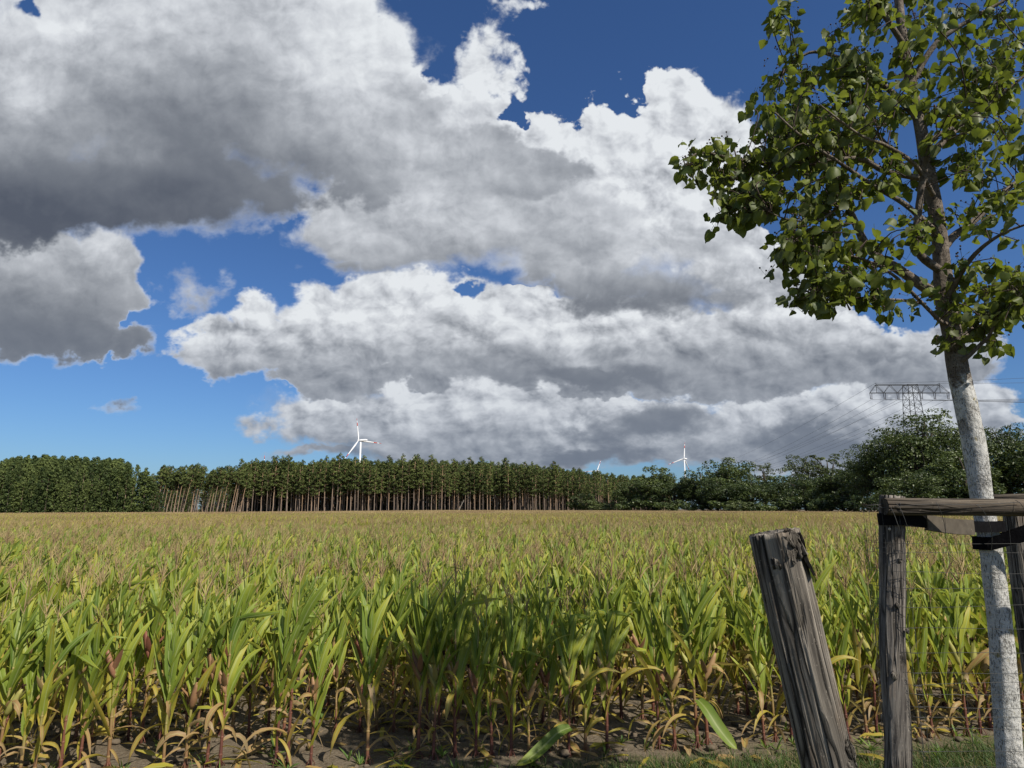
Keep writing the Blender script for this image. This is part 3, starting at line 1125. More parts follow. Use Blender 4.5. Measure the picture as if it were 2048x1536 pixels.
corn_field = scatter_object('corn_crop', pts, var, rot, siz, lib)
tag(corn_field, 'tasselled maize stretching back over the field to the forest edge', 'maize', kind='stuff')


# ------------------------------------------------------------------ woods at the far edge of the field
M_PINE = mat_foliage('pine_needles', (0.036, 0.055, 0.017), (0.135, 0.165, 0.048), 0.35, 0.12, 0.2, None, 0.8, 0.6)
M_DENSE = mat_foliage('dense_conifer_needles', (0.032, 0.052, 0.016), (0.118, 0.150, 0.044), 0.35, 0.12, 0.2, None, 0.8, 0.6)
M_BROAD = mat_foliage('broad_leaves', (0.023, 0.039, 0.013), (0.095, 0.125, 0.034), 0.30, 0.2, 0.35, None, 0.5, 0.45)
M_AIRY = mat_foliage('airy_leaves', (0.045, 0.062, 0.022), (0.11, 0.135, 0.050), 0.30, 0.3, 0.3, None, 0.4, 0.5)
M_BARK = mat_plain('dark_bark', (0.065, 0.055, 0.045), 0.95, 0.1, vary=0.4)


def leaf_card(mb, p, nrm, size, rng, age):
    d, s, u = frame_at(nrm, Vector((rng.uniform(-1, 1), rng.uniform(-1, 1), rng.uniform(-1, 1))).normalized())
    a, b = size * rng.uniform(0.35, 0.6), size * rng.uniform(0.25, 0.45)
    mb.add([p - s * a, p - u * b + d * size * 0.1, p + s * a, p + u * b + d * size * 0.12], [(0, 1, 2, 3)], age)


def lobe(mb, c, rx, rz, n, size, rng, up=0.5, tone=None):
    tone = rng.uniform(0.1, 0.9) if tone is None else tone
    for _ in range(n):
        v = Vector((rng.gauss(0, 1), rng.gauss(0, 1), rng.gauss(0, 1) + 0.25)).normalized()
        r = rng.uniform(0.45, 1.0) ** 0.6
        p = c + Vector((v.x * rx * r, v.y * rx * r, v.z * rz * r))
        nn = (v + Vector((rng.gauss(0, .6), rng.gauss(0, .6), rng.gauss(0, .6) + up))).normalized()
        leaf_card(mb, p, nn, size * rng.uniform(0.7, 1.3), rng, min(1, max(0, tone + rng.uniform(-.25, .25))))


def pine_tree_mesh(seed, bare=0.5, H=18.0, lean=0.0):
    """A forest Scots pine: a long bare orange trunk and a ragged crown of flat needle clumps."""
    rng = random.Random(seed)
    tb, cb = MB(), MB()
    cx = rng.uniform(-.5, .5) + lean
    path = [Vector((cx * (t / 10) ** 1.6, rng.uniform(-.06, .06) + 0.2 * (t / 10), H * t / 10 - (0.3 if t == 0 else 0))) for t in range(11)]
    tube(tb, path, [0.17 * (1 - 0.085 * t) + 0.01 for t in range(11)], 7, True, [0.05 + 0.1 * t for t in range(11)])
    for j in range(9):
        z = rng.uniform(0.25, bare + 0.12) * H
        a = rng.uniform(0, 6.28)
        p = on_path(path, z)
        L = rng.uniform(0.4, 1.4)
        tube(tb, [p, p + Vector((math.cos(a) * L, math.sin(a) * L, rng.uniform(-.1, .35) * L))], [0.03, 0.008], 4, False, 0.35)
    n = rng.randint(24, 30)
    for j in range(n):
        f = j / (n - 1)
        z = H * (bare + (0.985 - bare) * f)
        a = j * 2.4 + rng.uniform(-.5, .5)
        reach = (1.9 * math.sin(math.pi * (0.25 + 0.68 * f)) + 0.15) * rng.uniform(0.5, 1.15)
        p = on_path(path, min(z, H * 0.99))
        e = p + Vector((math.cos(a) * reach, math.sin(a) * reach, reach * rng.uniform(0.05, 0.5)))
        tube(tb, [p, p.lerp(e, 0.6) + Vector((0, 0, -.08)), e], [0.05 * (1.1 - 0.7 * f), 0.03, 0.012], 4, False, 0.75)
        lobe(cb, e, rng.uniform(0.55, 0.95) * (1.15 - 0.5 * f), rng.uniform(0.3, 0.5), 42, 0.36, rng, 0.9)
        if reach > 1.0:
            lobe(cb, p.lerp(e, 0.55) + Vector((0, 0, .15)), 0.6, 0.35, 26, 0.34, rng, 0.9)
    lobe(cb, path[-1] + Vector((0, 0, 0.05)), 0.45, 0.6, 40, 0.32, rng, 1.0)
    return tb, cb


def dense_tree_mesh(seed, H=17.0):
    """A younger conifer of the dense stand: branches down to the ground."""
    rng = random.Random(seed)
    tb, cb = MB(), MB()
    path = [Vector((rng.uniform(-.1, .1), rng.uniform(-.1, .1), H * t / 8 - (0.3 if t == 0 else 0))) for t in range(9)]
    tube(tb, path, [0.2 * (1 - 0.11 * t) for t in range(9)], 6, True, [0.05 * t for t in range(9)])
    n = 58
    for j in range(n):
        f = j / (n - 1)
        z = H * (0.04 + 0.94 * f)
        a = j * 2.4 + rng.uniform(-.5, .5)
        reach = (0.35 + 2.5 * (1 - f) ** 0.62) * rng.uniform(0.55, 1.1)
        p = on_path(path, min(z, H * 0.99))
        e = p + Vector((math.cos(a) * reach, math.sin(a) * reach, -0.1 * reach * (1 - f) + 0.3 * f))
        lobe(cb, e, rng.uniform(0.6, 1.35) * (1.15 - 0.55 * f), rng.uniform(0.35, 0.8), 46, 0.42, rng, 0.4)
        lobe(cb, p.lerp(e, 0.5), 0.7 * (1.1 - 0.6 * f), 0.4, 16, 0.42, rng, 0.8)
    return tb, cb


def broad_tree_mesh(seed, W_=1.0, H=12.0, flat=0.75, low=0.12, lobes=60, per=95, size=0.34, airy=False):
    """A broad-leaved tree: forked limbs carrying many leafy clumps; the outline is theirs."""
    rng = random.Random(seed)
    tb, cb = MB(), MB()
    R = H * 0.42 * W_
    th = H * 0.28
    path = [Vector((0, 0, -0.4)), Vector((rng.uniform(-.15, .15), 0, th * 0.5)), Vector((rng.uniform(-.3, .3), rng.uniform(-.2, .2), th)), Vector((rng.uniform(-.5, .5), rng.uniform(-.4, .4), H * 0.6)), Vector((0, 0, H * 0.85))]
    pp = smooth_path(path, 10)
    tube(tb, pp, [0.028 * H * (1 - 0.095 * i) for i in range(10)], 8, True, 0.3)
    for j in range(lobes):
        v = Vector((rng.gauss(0, 1), rng.gauss(0, 1), rng.gauss(0.15, 0.9))).normalized()
        k = rng.uniform(0.35, 0.9) if not airy else rng.uniform(0.3, 0.95)
        zc = H * (0.5 + low * 0.5)
        zr = H * (0.5 - low * 0.5)
        c = Vector((v.x * R * k, v.y * R * k, zc + v.z * zr * k * 0.95))
        bulge = 1.0 - 0.25 * abs(v.z)
        lr = R * rng.uniform(0.16, 0.36) * bulge
        if airy:
            lr *= 0.75
        lobe(cb, c, lr, lr * flat * rng.uniform(0.7, 1.0), int(per * (0.4 + 0.6 * (lr / (0.25 * R)) ** 2)), size, rng, 0.2)
        if j % 2 == 0:
            p = pp[min(9, 3 + int(5 * rng.random()))]
            if c.z < p.z:
                p = pp[3]
            m_ = p.lerp(c, 0.55) + Vector((0, 0, 0.08 * H * rng.uniform(-.3, .6)))
            tube(tb, smooth_path([p, m_, c], 5), [0.012 * H, 0.009 * H, 0.006 * H, 0.004 * H, 0.0015 * H], 5, False, 0.4)
    return tb, cb


def tree_proto(meshes, bark, leaves, H=None, width=None):
    """Trunk and crown meshes; when H is given the crown is fitted to that height (and width)."""
    tb, cb = meshes
    if H:
        top = max(p[2] for p in cb.v)
        rx = sorted(abs(p[0]) for p in cb.v)[int(len(cb.v) * 0.985)]
        kz = H / top
        kx = (width / 2) / rx if width else kz
        for m_ in (tb, cb):
            m_.v = [(p[0] * kx, p[1] * kx, p[2] * kz) for p in m_.v]
    return tb.mesh('trunk', bark), cb.mesh('crown', leaves, smooth=False)


PINES = [tree_proto(pine_tree_mesh(20 + i, b), M_PINEBARK, M_PINE) for i, b in enumerate((0.46, 0.52, 0.44, 0.56, 0.50, 0.40))]
GAP_PINES = [tree_proto(pine_tree_mesh(40 + i, b, lean=1.6), M_PINEBARK, M_PINE) for i, b in enumerate((0.62, 0.66, 0.60, 0.70))]
DENSE = [tree_proto(dense_tree_mesh(60 + i), M_PINEBARK, M_DENSE) for i in range(4)]
BROAD = [tree_proto(broad_tree_mesh(80 + i, w, 12.0, fl, lo, 70, 130), M_BARK, M_BROAD, 12.0, wd) for i, (w, fl, lo, wd) in enumerate(((0.9, 1.0, .02, 11), (1.05, .9, .02, 12.5), (0.8, 1.05, .02, 10.5), (1.15, .85, .03, 13)))]
AIRY = [tree_proto(broad_tree_mesh(90 + i, w, 12.0, .6, .25, 56, 64, 0.30, True), M_BARK, M_AIRY, 12.0, 8.5 + i * 2) for i, w in enumerate((0.8, 1.0))]
BIG = [tree_proto(broad_tree_mesh(95 + i, w, 16.0, .62, lo, 150, 140, 0.30), M_BARK, M_BROAD, 16.0, 17 + 2 * i) for i, (w, lo) in enumerate(((1.05, .04), (1.2, .04)))]
BUSH = [tree_proto(broad_tree_mesh(110 + i, 1.5, 3.4, .8, .0, 26, 60, 0.28), M_BARK, M_AIRY if i == 1 else M_BROAD, 3.4, 6.0) for i in range(2)]


def plant_tree(name, proto, H0, loc, height, label, cat, group=None, rotz=0.0, wide=1.0, lean=0.0):
    root = thing(name, label, cat, loc, group, rotz)
    s = height / H0
    root.scale = (s * wide, s * wide, s)
    if lean:
        root.rotation_euler = (0, lean, 0)
    link('trunk', proto[0], root)
    link('crown', proto[1], root)
    return root


def spot(px, Y):
    p = at(px, 1018, Y)
    return p.x, Y


def tree_at(name, proto, H0, px, top, Y, label, cat, group=None, wide=1.0, rz=None, lean=0.0):
    x, y = spot(px, Y)
    z = land(x, y)
    h = at(px, top, Y).z - z
    return plant_tree(name, proto, H0, (x, y, z - 0.1), h, label, cat, group, rng.uniform(0, 6.28) if rz is None else rz, wide, lean)


rng = random.Random(31)


def top_line(px):
    pts_ = [(-80, 922), (60, 922), (130, 916), (260, 924), (300, 926), (345, 934), (372, 927), (400, 936), (432, 932), (470, 928), (500, 924), (560, 920), (610, 926), (665, 918), (760, 921), (850, 920), (940, 924), (1010, 926), (1090, 932), (1160, 938), (1240, 950)]
    for (a, b), (c, d) in zip(pts_, pts_[1:]):
        if a <= px <= c:
            return b + (d - b) * (px - a) / (c - a) + 3
    return 933


LANDMARKS = [(300, 'the open gap'), (721, 'the large turbine tower'), (829, 'the lone turbine blade tip'), (916, 'the leaning dead trunk'), (1194, 'the small far turbine')]


def by_landmark(pxs, px, what):
    """Which tree of a line this is, counted from the nearest landmark."""
    lx, ln = min(LANDMARKS, key=lambda m: abs(m[0] - px))
    if px < lx:
        k = sum(1 for q in pxs if px < q < lx)
        return '%s, %s to the left of %s' % (what, ORD[min(k, 35)], ln)
    k = sum(1 for q in pxs if lx <= q < px)
    return '%s, %s to the right of %s' % (what, ORD[min(k, 35)], ln)


def stretch(px):
    for x1, nm in ((300, 'left of the gap'), (600, 'just right of the gap'), (721, 'left of the large turbine'), (829, 'between the large turbine and the blade tip'), (916, 'between the blade tip and the dead trunk'), (1060, 'right of the dead trunk')):
        if px < x1:
            return nm
    return 'towards the small far turbine'


def line_of(start, stop, step):
    out, px = [], start
    while px < stop:
        out.append(px)
        px += step()
    return out


# dense dark stand on the left: trees one can tell apart along its front
k = 0
for row in range(2):
    line = line_of(-60 + row * 9, 296, lambda: rng.uniform(13, 19))
    for px in line:
        Y = 207 + row * 3.5 + rng.uniform(-1, 1)
        lb = by_landmark(line, px, 'dark front conifer branched to the ground') if row == 0 else 'dark conifer in the second line of the dense left stand'
        tree_at('conifer_tree', DENSE[k % 4], 17.0, px, top_line(px) + (rng.uniform(4, 46) if row == 0 else rng.choice((rng.uniform(-12, 0), rng.uniform(0, 14)))), Y,
                lb, 'conifer', 'conifers in the %s line of the dense left stand' % ORD[row], rng.uniform(0.9, 1.15) if row == 0 else rng.uniform(0.6, 0.9))
        k += 1
for px, top, nm in ((287, 944, 'tallest of the three low conifers at the gap'), (302, 964, 'middle one of the three low conifers at the gap'), (318, 985, 'lowest of the three low conifers at the gap')):
    tree_at('conifer_tree', DENSE[k % 4], 17.0, px, top, 206, nm, 'conifer', 'low conifers at the left end of the gap', 1.5)
    k += 1
# the gap with slender leaning trunks and sky behind
for row in range(3):
    line = line_of(303 + row * 2, 486, lambda: rng.uniform(4.5, 9) if rng.random() < 0.8 else rng.uniform(12, 20))
    for px in line:
        Y = 216 + row * 3.5 + rng.uniform(-1.2, 1.2)
        lb = ('slender leaning orange-trunked front pine, %s from the left end of the gap' % ORD[min(35, line.index(px))]) if row == 0 else 'slender pine leaning right in the %s line of the open gap' % ORD[row]
        tree_at('pine_tree', GAP_PINES[k % 4], 18.0, px, top_line(px) + rng.uniform(-4, 14), Y, lb, 'pine tree', 'leaning pines in the %s line of the open gap' % ORD[row],
                rng.uniform(0.75, 0.95), rng.uniform(-.5, .5), rng.uniform(0.02, 0.11))
        k += 1
# the tall pine wood in the middle
for row in range(2):
    line = line_of(478 + row * 4, 1205, lambda: rng.choice((rng.uniform(4, 8), rng.uniform(8, 12), rng.uniform(12, 18))))
    for px in line:
        Y = 224 + row * 3.2 + rng.uniform(-1, 1) - max(0, (px - 1000) / 200) * 12
        lb = by_landmark(line, px, 'tall front-line pine') if row == 0 else 'tall second-line pine of the central wood, %s' % stretch(px)
        tree_at('pine_tree', PINES[k % 6], 18.0, px, top_line(px) + (rng.uniform(0, 28) if rng.random() < 0.7 else rng.uniform(-14, 0)), Y,
                lb, 'pine tree', 'front-line pines of the central wood' if row == 0 else 'second-line pines %s' % stretch(px), rng.uniform(0.85, 1.1))
        k += 1

# the depth of the wood behind those lines: one mass
wood = bpy.data.collections.new('wood_sources')


def joined(a, b, name):
    """One mesh of trunk and crown (for the wood behind, where trees are not told apart)."""
    bm = bmesh.new()
    bm.from_mesh(a)
    na = len(bm.faces)
    bm.from_mesh(b)
    bm.faces.ensure_lookup_table()
    for i_, f in enumerate(bm.faces):
        f.material_index = 0 if i_ < na else 1
    me = bpy.data.meshes.new(name)
    bm.to_mesh(me)
    bm.free()
    me.materials.append(a.materials[0])
    me.materials.append(b.materials[0])
    return me


for i, (tme, cme) in enumerate(PINES[:4] + DENSE[:2]):
    wood.objects.link(bpy.data.objects.new('wood_source_b%02d' % i, joined(tme, cme, 'wood_source')))
pts, var, rot, siz = [], [], [], []
for row in range(11):
    px = -110
    while px < 1330:
        Y = 231 + row * 4.2 + rng.uniform(-1.5, 1.5)
        px += rng.uniform(9, 15) * (1 if row < 6 else 1.3)
        gap = 290 < px < 482
        if gap and (row < 4 or (rng.random() < 0.45 and px < 470)):
            continue
        x, y = spot(px, Y)
        left = px < 300
        if left:
            y -= 14
        z = land(x, y)
        h = at(px, top_line(max(-80, min(1240, px))) + (rng.uniform(18, 40) if gap else rng.choice((rng.uniform(-10, 2), rng.uniform(4, 24)) if left else (rng.uniform(-4, 4), rng.uniform(4, 20)))), y).z - z
        h0 = 17.0 if left else 18.0
        pts.append((x, y, z - 0.1))
        var.append(4 + rng.randrange(2) if (left or (row > 3 and rng.random() < 0.5)) else rng.randrange(4))
        rot.append((0, 0, rng.uniform(0, 6.28)))
        wd_ = rng.uniform(0.6, 0.95) if left else 1.05
        siz.append((h / h0 * wd_, h / h0 * wd_, h / h0))
pw = scatter_object('pine_wood', pts, var, rot, siz, wood)
tag(pw, 'mass of pines standing behind the front lines of the wood', 'wood', kind='stuff')

# broad-leaved trees along the right edge of the field: pixel, top, distance, kind, width, label
B = [
    (1192, 944, 196, 'pine', 0, 1.1, 'dark pine at the right end of the pine wood, beside the broad-leaved trees'),
    (1218, 947, 192, 'pine', 1, 1.1, 'rounded pine standing just left of the first broad-leaved tree'),
    (1262, 958, 186, 'broad', 2, 1.0, 'low dark broad-leaved tree left of the tree below the middle turbine'),
    (1308, 929, 180, 'broad', 0, 0.95, 'full round tree left of the middle wind turbine tower'),
    (1352, 950, 172, 'broad', 1, 1.0, 'low bushy tree right in front of the middle turbine tower'),
    (1405, 938, 166, 'broad', 2, 1.1, 'dark green tree just right of the middle turbine'),
    (1464, 911, 160, 'broad', 3, 0.86, 'dark domed tree, tallest between the turbine and the big right-hand tree'),
    (1436, 952, 152, 'broad', 0, 1.1, 'lower bushy tree in front of the dark domed tree'),
    (1532, 925, 172, 'airy', 0, 0.9, 'pale airy tree with see-through crown right of the dark domed tree'),
    (1505, 955, 146, 'broad', 1, 1.1, 'broad low tree with lit leaves at the field edge below the airy tree'),
    (1566, 948, 150, 'broad', 2, 1.2, 'middling green tree between the two airy crowns'),
    (1618, 908, 165, 'airy', 1, 0.95, 'tall airy tree with pale leaves below the power lines'),
    (1662, 905, 160, 'airy', 0, 1.25, 'wide airy crown left of the big dark spreading tree'),
    (1612, 945, 140, 'broad', 3, 1.0, 'olive green tree in front of the tall airy tree'),
    (1664, 950, 132, 'broad', 0, 1.15, 'dark rounded tree at the field edge left of the big spreading tree'),
    (1715, 920, 126, 'broad', 1, 1.1, 'tree tucked against the left flank of the big spreading tree'),
    (1770, 868, 114, 'big', 1, 0.72, 'dark tree forming the left shoulder of the big spreading tree'),
    (1868, 820, 106, 'big', 0, 0.86, 'big dark spreading tree with layered crown below the pylon'),
    (2010, 842, 104, 'big', 1, 0.80, 'big dark tree right of the whitewashed trunk'),
    (1930, 902, 96, 'broad', 2, 1.1, 'dark tree low behind the whitewashed trunk and wooden rail'),
    (1815, 940, 94, 'broad', 3, 1.1, 'dark bushy tree behind the left end of the wooden rail'),
    (2085, 880, 98, 'broad', 0, 1.2, 'dark tree cut by the right edge of the photo'),
]
for px, top, Y, kind, i, wide, label in B:
    proto, H0, cat, nm = {'pine': (PINES, 18.0, 'pine tree', 'pine_tree'), 'broad': (BROAD, 12.0, 'tree', 'broadleaf_tree'), 'airy': (AIRY, 12.0, 'tree', 'airy_tree'), 'big': (BIG, 16.0, 'tree', 'spreading_tree')}[kind]
    tree_at(nm, proto[i], H0, px, top, Y, label, cat, 'broad-leaved trees along the right field edge' if kind != 'pine' else 'pines at the right end of the wood', wide)

# shrubs at the foot of the trees
for i, (px, top, Y, v, label) in enumerate([
    (1165, 990, 205, 1, 'pale green shrub at the foot of the last pines'), (1200, 996, 190, 1, 'pale green shrub right of the last pines'), (1245, 990, 180, 0, 'dark shrub at the foot of the low dark tree'),
    (1290, 992, 172, 0, 'dark shrub below the round tree left of the turbine'), (1340, 990, 160, 0, 'dark shrub below the middle turbine'), (1385, 988, 154, 0, 'dark shrub right of the shrub below the turbine'),
    (1440, 990, 146, 0, 'dark shrub below the dark domed tree'), (1480, 992, 140, 1, 'paler shrub between the domed tree and the thick post'), (1530, 988, 138, 0, 'dark shrub straight above the thick leaning post'),
    (1585, 986, 132, 0, 'dark shrub just right of the thick leaning post top'), (1635, 986, 126, 0, 'dark shrub below the olive green tree'), (1690, 984, 118, 0, 'dark shrub at the left foot of the big spreading tree'),
    (1745, 980, 104, 0, 'dark shrub left of the wooden rail end'), (1850, 978, 92, 0, 'dark shrub above the middle of the wooden rail'), (1905, 976, 92, 0, 'dark shrub left of the whitewashed trunk'), (1990, 975, 90, 0, 'dark shrub right of the whitewashed trunk'),
    (2045, 975, 90, 0, 'dark shrub at the right edge behind the rail')]):
    tree_at('shrub', BUSH[v], 3.4, px, top + (i * 7) % 19 - 4, Y - 3 + (i * 5) % 8, label, 'shrub', 'shrubs along the right field edge', 0.8 + 0.1 * ((i * 3) % 5))

# a dead trunk leaning against the pines
x, y = spot(916, 220)
t = thing('leaning_dead_trunk', 'pale bare dead trunk leaning right against the pine wood', 'dead trunk', (x, y, land(x, y)))
mb = MB()
p0, p1 = at(914, 1021, 220) - Vector((x, y, land(x, y))), at(928, 1000, 220) - Vector((x, y, land(x, y)))
p0.z = -0.2
tube(mb, smooth_path([p0, p0.lerp(p1, 0.5) + Vector((0, 0, .15)), p1], 6), [0.13, 0.12, 0.11, 0.1, 0.08, 0.05], 7, True, 0.4)
mb.build('trunk', mat_plain('dead_wood', (0.30, 0.27, 0.23), 0.9, 0.1), t)
mb = MB()
tube(mb, [p0.lerp(p1, .7), p0.lerp(p1, .8) + Vector((-.5, 0, .5))], [0.05, 0.02], 5, True, 0.4)
mb.build('branch_stub', mat_plain('dead_branch', (0.26, 0.23, 0.2), 0.9, 0.1), t)


# ------------------------------------------------------------------ wind turbines, mast, pylon
M_WHITE = mat_plain('turbine_white', (0.68, 0.69, 0.70), 0.5, 0.3, vary=0.04, scale=0.1)
M_RED = mat_plain('turbine_red', (0.45, 0.06, 0.035), 0.5, 0.4, vary=0.1, scale=0.1)
M_STEEL = mat_plain('galvanised_steel', (0.035, 0.037, 0.04), 0.7, 0.2, metal=0.0, vary=0.2)
M_INSUL = mat_plain('insulator_glaze', (0.05, 0.035, 0.03), 0.25, 0.5)
M_CABLE = mat_plain('conductor', (0.06, 0.062, 0.068), 0.6, 0.3)


def turbine(label, Y, hub_px, tips_px, tower_px, nac_px, blade_len, with_red=True):
    hub = at(*hub_px, Y)
    tx = at(tower_px, hub_px[1] + 4, Y)
    base = Vector((tx.x, Y + 2, 0))
    t = thing('wind_turbine', label, 'wind turbine', base, 'wind turbines beyond the wood')
    rel = hub - base
    k_ = blade_len / 55.0
    mb = MB()
    tube(mb, [Vector((0, 0, -1)), Vector((0, 0, rel.z * 0.5)), Vector((0, 0, rel.z - 1.5 * k_))], [2.6 * k_, 2.1 * k_, 1.5 * k_], 16, True)
    mb.build('tower', M_WHITE, t)
    nac_end = at(*nac_px, Y + 4) - base
    ax = (nac_end - rel).normalized()
    mb = MB()
    L = (nac_end - rel).length
    tube(mb, [rel + ax * (L * q) for q in (0.05, 0.12, 0.3, 0.75, 0.92, 1.0)], [1.2 * k_, 2.1 * k_, 2.4 * k_, 2.3 * k_, 1.9 * k_, 1.0 * k_], 10, True)
    mb.build('nacelle', M_WHITE, t)
    mb = MB()
    tube(mb, [rel - ax * (3.0 * k_) + ax * (q * k_) for q in (0, 0.5, 1.6, 3.2)], [0.3 * k_, 1.1 * k_, 1.7 * k_, 1.9 * k_], 10, True)
    mb.build('hub', M_WHITE, t)
    for px, py, sgn in tips_px:
        d = at(px, py, Y) - base - rel
        d.y = sgn * math.sqrt(max(0.0, blade_len ** 2 - d.x ** 2 - d.z ** 2))
        d.normalize()
        wdir = d.cross(Vector((0.25, 1, 0.1))).normalized()
        tdir = d.cross(wdir).normalized()
        prof = [(0.0, 1.1, 1.1), (0.06, 1.2, 1.0), (0.2, 2.0, 0.55), (0.5, 1.35, 0.32), (0.65, 1.05, 0.26), (0.7, 0.97, 0.24), (0.8, 0.8, 0.2), (0.86, 0.7, 0.18), (0.9, 0.62, 0.16), (1.0, 0.2, 0.08)]

        def section(mb, rows, grow=1.0):
            vs_, nseg = [], 8
            for tt, w, th in rows:
                c = rel + d * (tt * blade_len)
                for q in range(nseg):
                    a = 2 * math.pi * q / nseg
                    vs_.append(c + wdir * (w * k_ * grow * math.cos(a)) + tdir * (th * k_ * grow * math.sin(a)))
            fs = [(i * nseg + q, i * nseg + (q + 1) % nseg, (i + 1) * nseg + (q + 1) % nseg, (i + 1) * nseg + q) for i in range(len(rows) - 1) for q in range(nseg)]
            fs += [tuple(range(nseg - 1, -1, -1)), tuple((len(rows) - 1) * nseg + q for q in range(nseg))]
            mb.add(vs_, fs)
        mb = MB()
        section(mb, prof)
        blade = mb.build('blade', M_WHITE, t)
        if with_red:
            for r0, r1 in ((4, 6), (8, 9)):
                mb = MB()
                section(mb, prof[r0:r1 + 1], 1.06)
                mb.build('red_band', M_RED, blade)
    return t


turbine('large white wind turbine with red-banded blades above the central pine wood', 1500, (717, 881), [(709, 834, 1), (690, 924, -1), (757, 884, 1)], 721, (735, 880), 58)
turbine('white wind turbine with red blade tips above the broad-leaved trees on the right', 2350, (1368, 917), [(1372, 884, 1), (1334, 930, -1), (1385, 944, 1)], 1369, (1374, 918), 60)
turbine('small far wind turbine with hub just above the end of the pine wood', 3000, (1194, 942), [(1203, 919, 1), (1168, 943, 1), (1206, 962, -1)], 1195, (1199, 942), 58)
turbine('hidden wind turbine showing only a blade tip above the central pines', 2000, (800, 944), [(829, 911, 1), (770, 935, 1), (806, 984, -1)], 801, (806, 944), 66, False)
ax_, ay_ = at(528, 930, 900).x, 900
t = thing('antenna_mast', 'thin red and white antenna mast tip above the pines left of the large turbine', 'mast', (ax_, ay_, 0))
hz = at(528, 911, 900).z
mb = MB()
tube(mb, [Vector((0, 0, -1)), Vector((0, 0, hz * 0.8))], [0.45, 0.35], 6)
mb.build('pole', M_STEEL, t)
for q in range(3):
    mb = MB()
    tube(mb, [Vector((0, 0, hz * (0.8 + 0.066 * q))), Vector((0, 0, hz * (0.8 + 0.066 * (q + 1))))], [0.42, 0.36], 6)
    mb.build('painted_section', M_RED if q != 1 else M_WHITE, t)

PY = 190.0
ptop = at(1820, 770, PY)
pyl = thing('electricity_pylon', 'steel lattice pylon with one wide crossarm above the big spreading tree', 'pylon', (ptop.x, PY, 0))
O = Vector((ptop.x, PY, 0))
HT = ptop.z
zb = at(1820, 786, PY).z
xs_ = lambda px: at(px, 780, PY).x - ptop.x
mb = MB()


def half(z):
    return 1.35 + (1 - z / HT) * 1.9


lv = [0, 6, 11.5, 16, 20, 23.2, 26, 28.4, 30.6, zb, HT]
for a, b in zip(lv, lv[1:]):
    for sx in (-1, 1):
        for sy in (-1, 1):
            beam(mb, (sx * half(a), sy * half(a), a), (sx * half(b), sy * half(b), b), 0.13)
    for (c1, c2) in (((-1, -1), (1, -1)), ((1, -1), (1, 1)), ((1, 1), (-1, 1)), ((-1, 1), (-1, -1))):
        beam(mb, (c1[0] * half(a), c1[1] * half(a), a), (c2[0] * half(b), c2[1] * half(b), b), 0.06)
        beam(mb, (c2[0] * half(a), c2[1] * half(a), a), (c1[0] * half(b), c1[1] * half(b), b), 0.06)
        beam(mb, (c1[0] * half(b), c1[1] * half(b), b), (c2[0] * half(b), c2[1] * half(b), b), 0.07)
mb.build('lattice_body', M_STEEL, pyl, smooth=False)
mb = MB()
nodes_px = [1752, 1768, 1780, 1795, 1811, 1829, 1842, 1853, 1868, 1880]
for sy in (-0.8, 0.8):
    beam(mb, (xs_(1739), sy * 0.2, zb), (xs_(1898), sy * 0.2, zb), 0.17)
    beam(mb, (xs_(1752), sy * 0.5, HT), (xs_(1880), sy * 0.5, HT), 0.15)
    zz = [(1739, 0), (1752, 1), (1767, 0), (1780, 1), (1794, 0), (1811, 1), (1829, 1), (1843, 0), (1853, 1), (1868, 0), (1880, 1), (1898, 0)]
    for (pa, ua), (pb, ub) in zip(zz, zz[1:]):
        beam(mb, (xs_(pa), sy * (0.5 if ua else 0.2), HT if ua else zb), (xs_(pb), sy * (0.5 if ub else 0.2), HT if ub else zb), 0.08)
for p_ in (1753, 1880):
    beam(mb, (xs_(p_), 0, zb), (xs_(p_), 0, HT + 0.6), 0.1)
mb.build('crossarm', M_STEEL, pyl, smooth=False)
INS_PX = [1741, 1768, 1795, 1842, 1868, 1895]
zi = at(1820, 799, PY).z
for p_ in INS_PX:
    mb = MB()
    for dx in (-0.3, 0.3):
        x_ = xs_(p_) + dx
        nn = 9
        tube(mb, [Vector((x_ - dx * 0.4 * i / (2 * nn), 0, zb - (zb - zi - 0.25) * i / (2 * nn))) for i in range(2 * nn + 1)], [0.05 if i % 2 == 0 else 0.12 for i in range(2 * nn + 1)], 6, True)
    beam(mb, (xs_(p_) - 0.35, 0, zi + 0.2), (xs_(p_) + 0.35, 0, zi + 0.2), 0.1)
    mb.build('insulator', M_INSUL, pyl)


def cable(a, b, sag, n=26):
    return [a.lerp(b, i / n) - Vector((0, 0, 4 * sag * (i / n) * (1 - i / n))) for i in range(n + 1)]


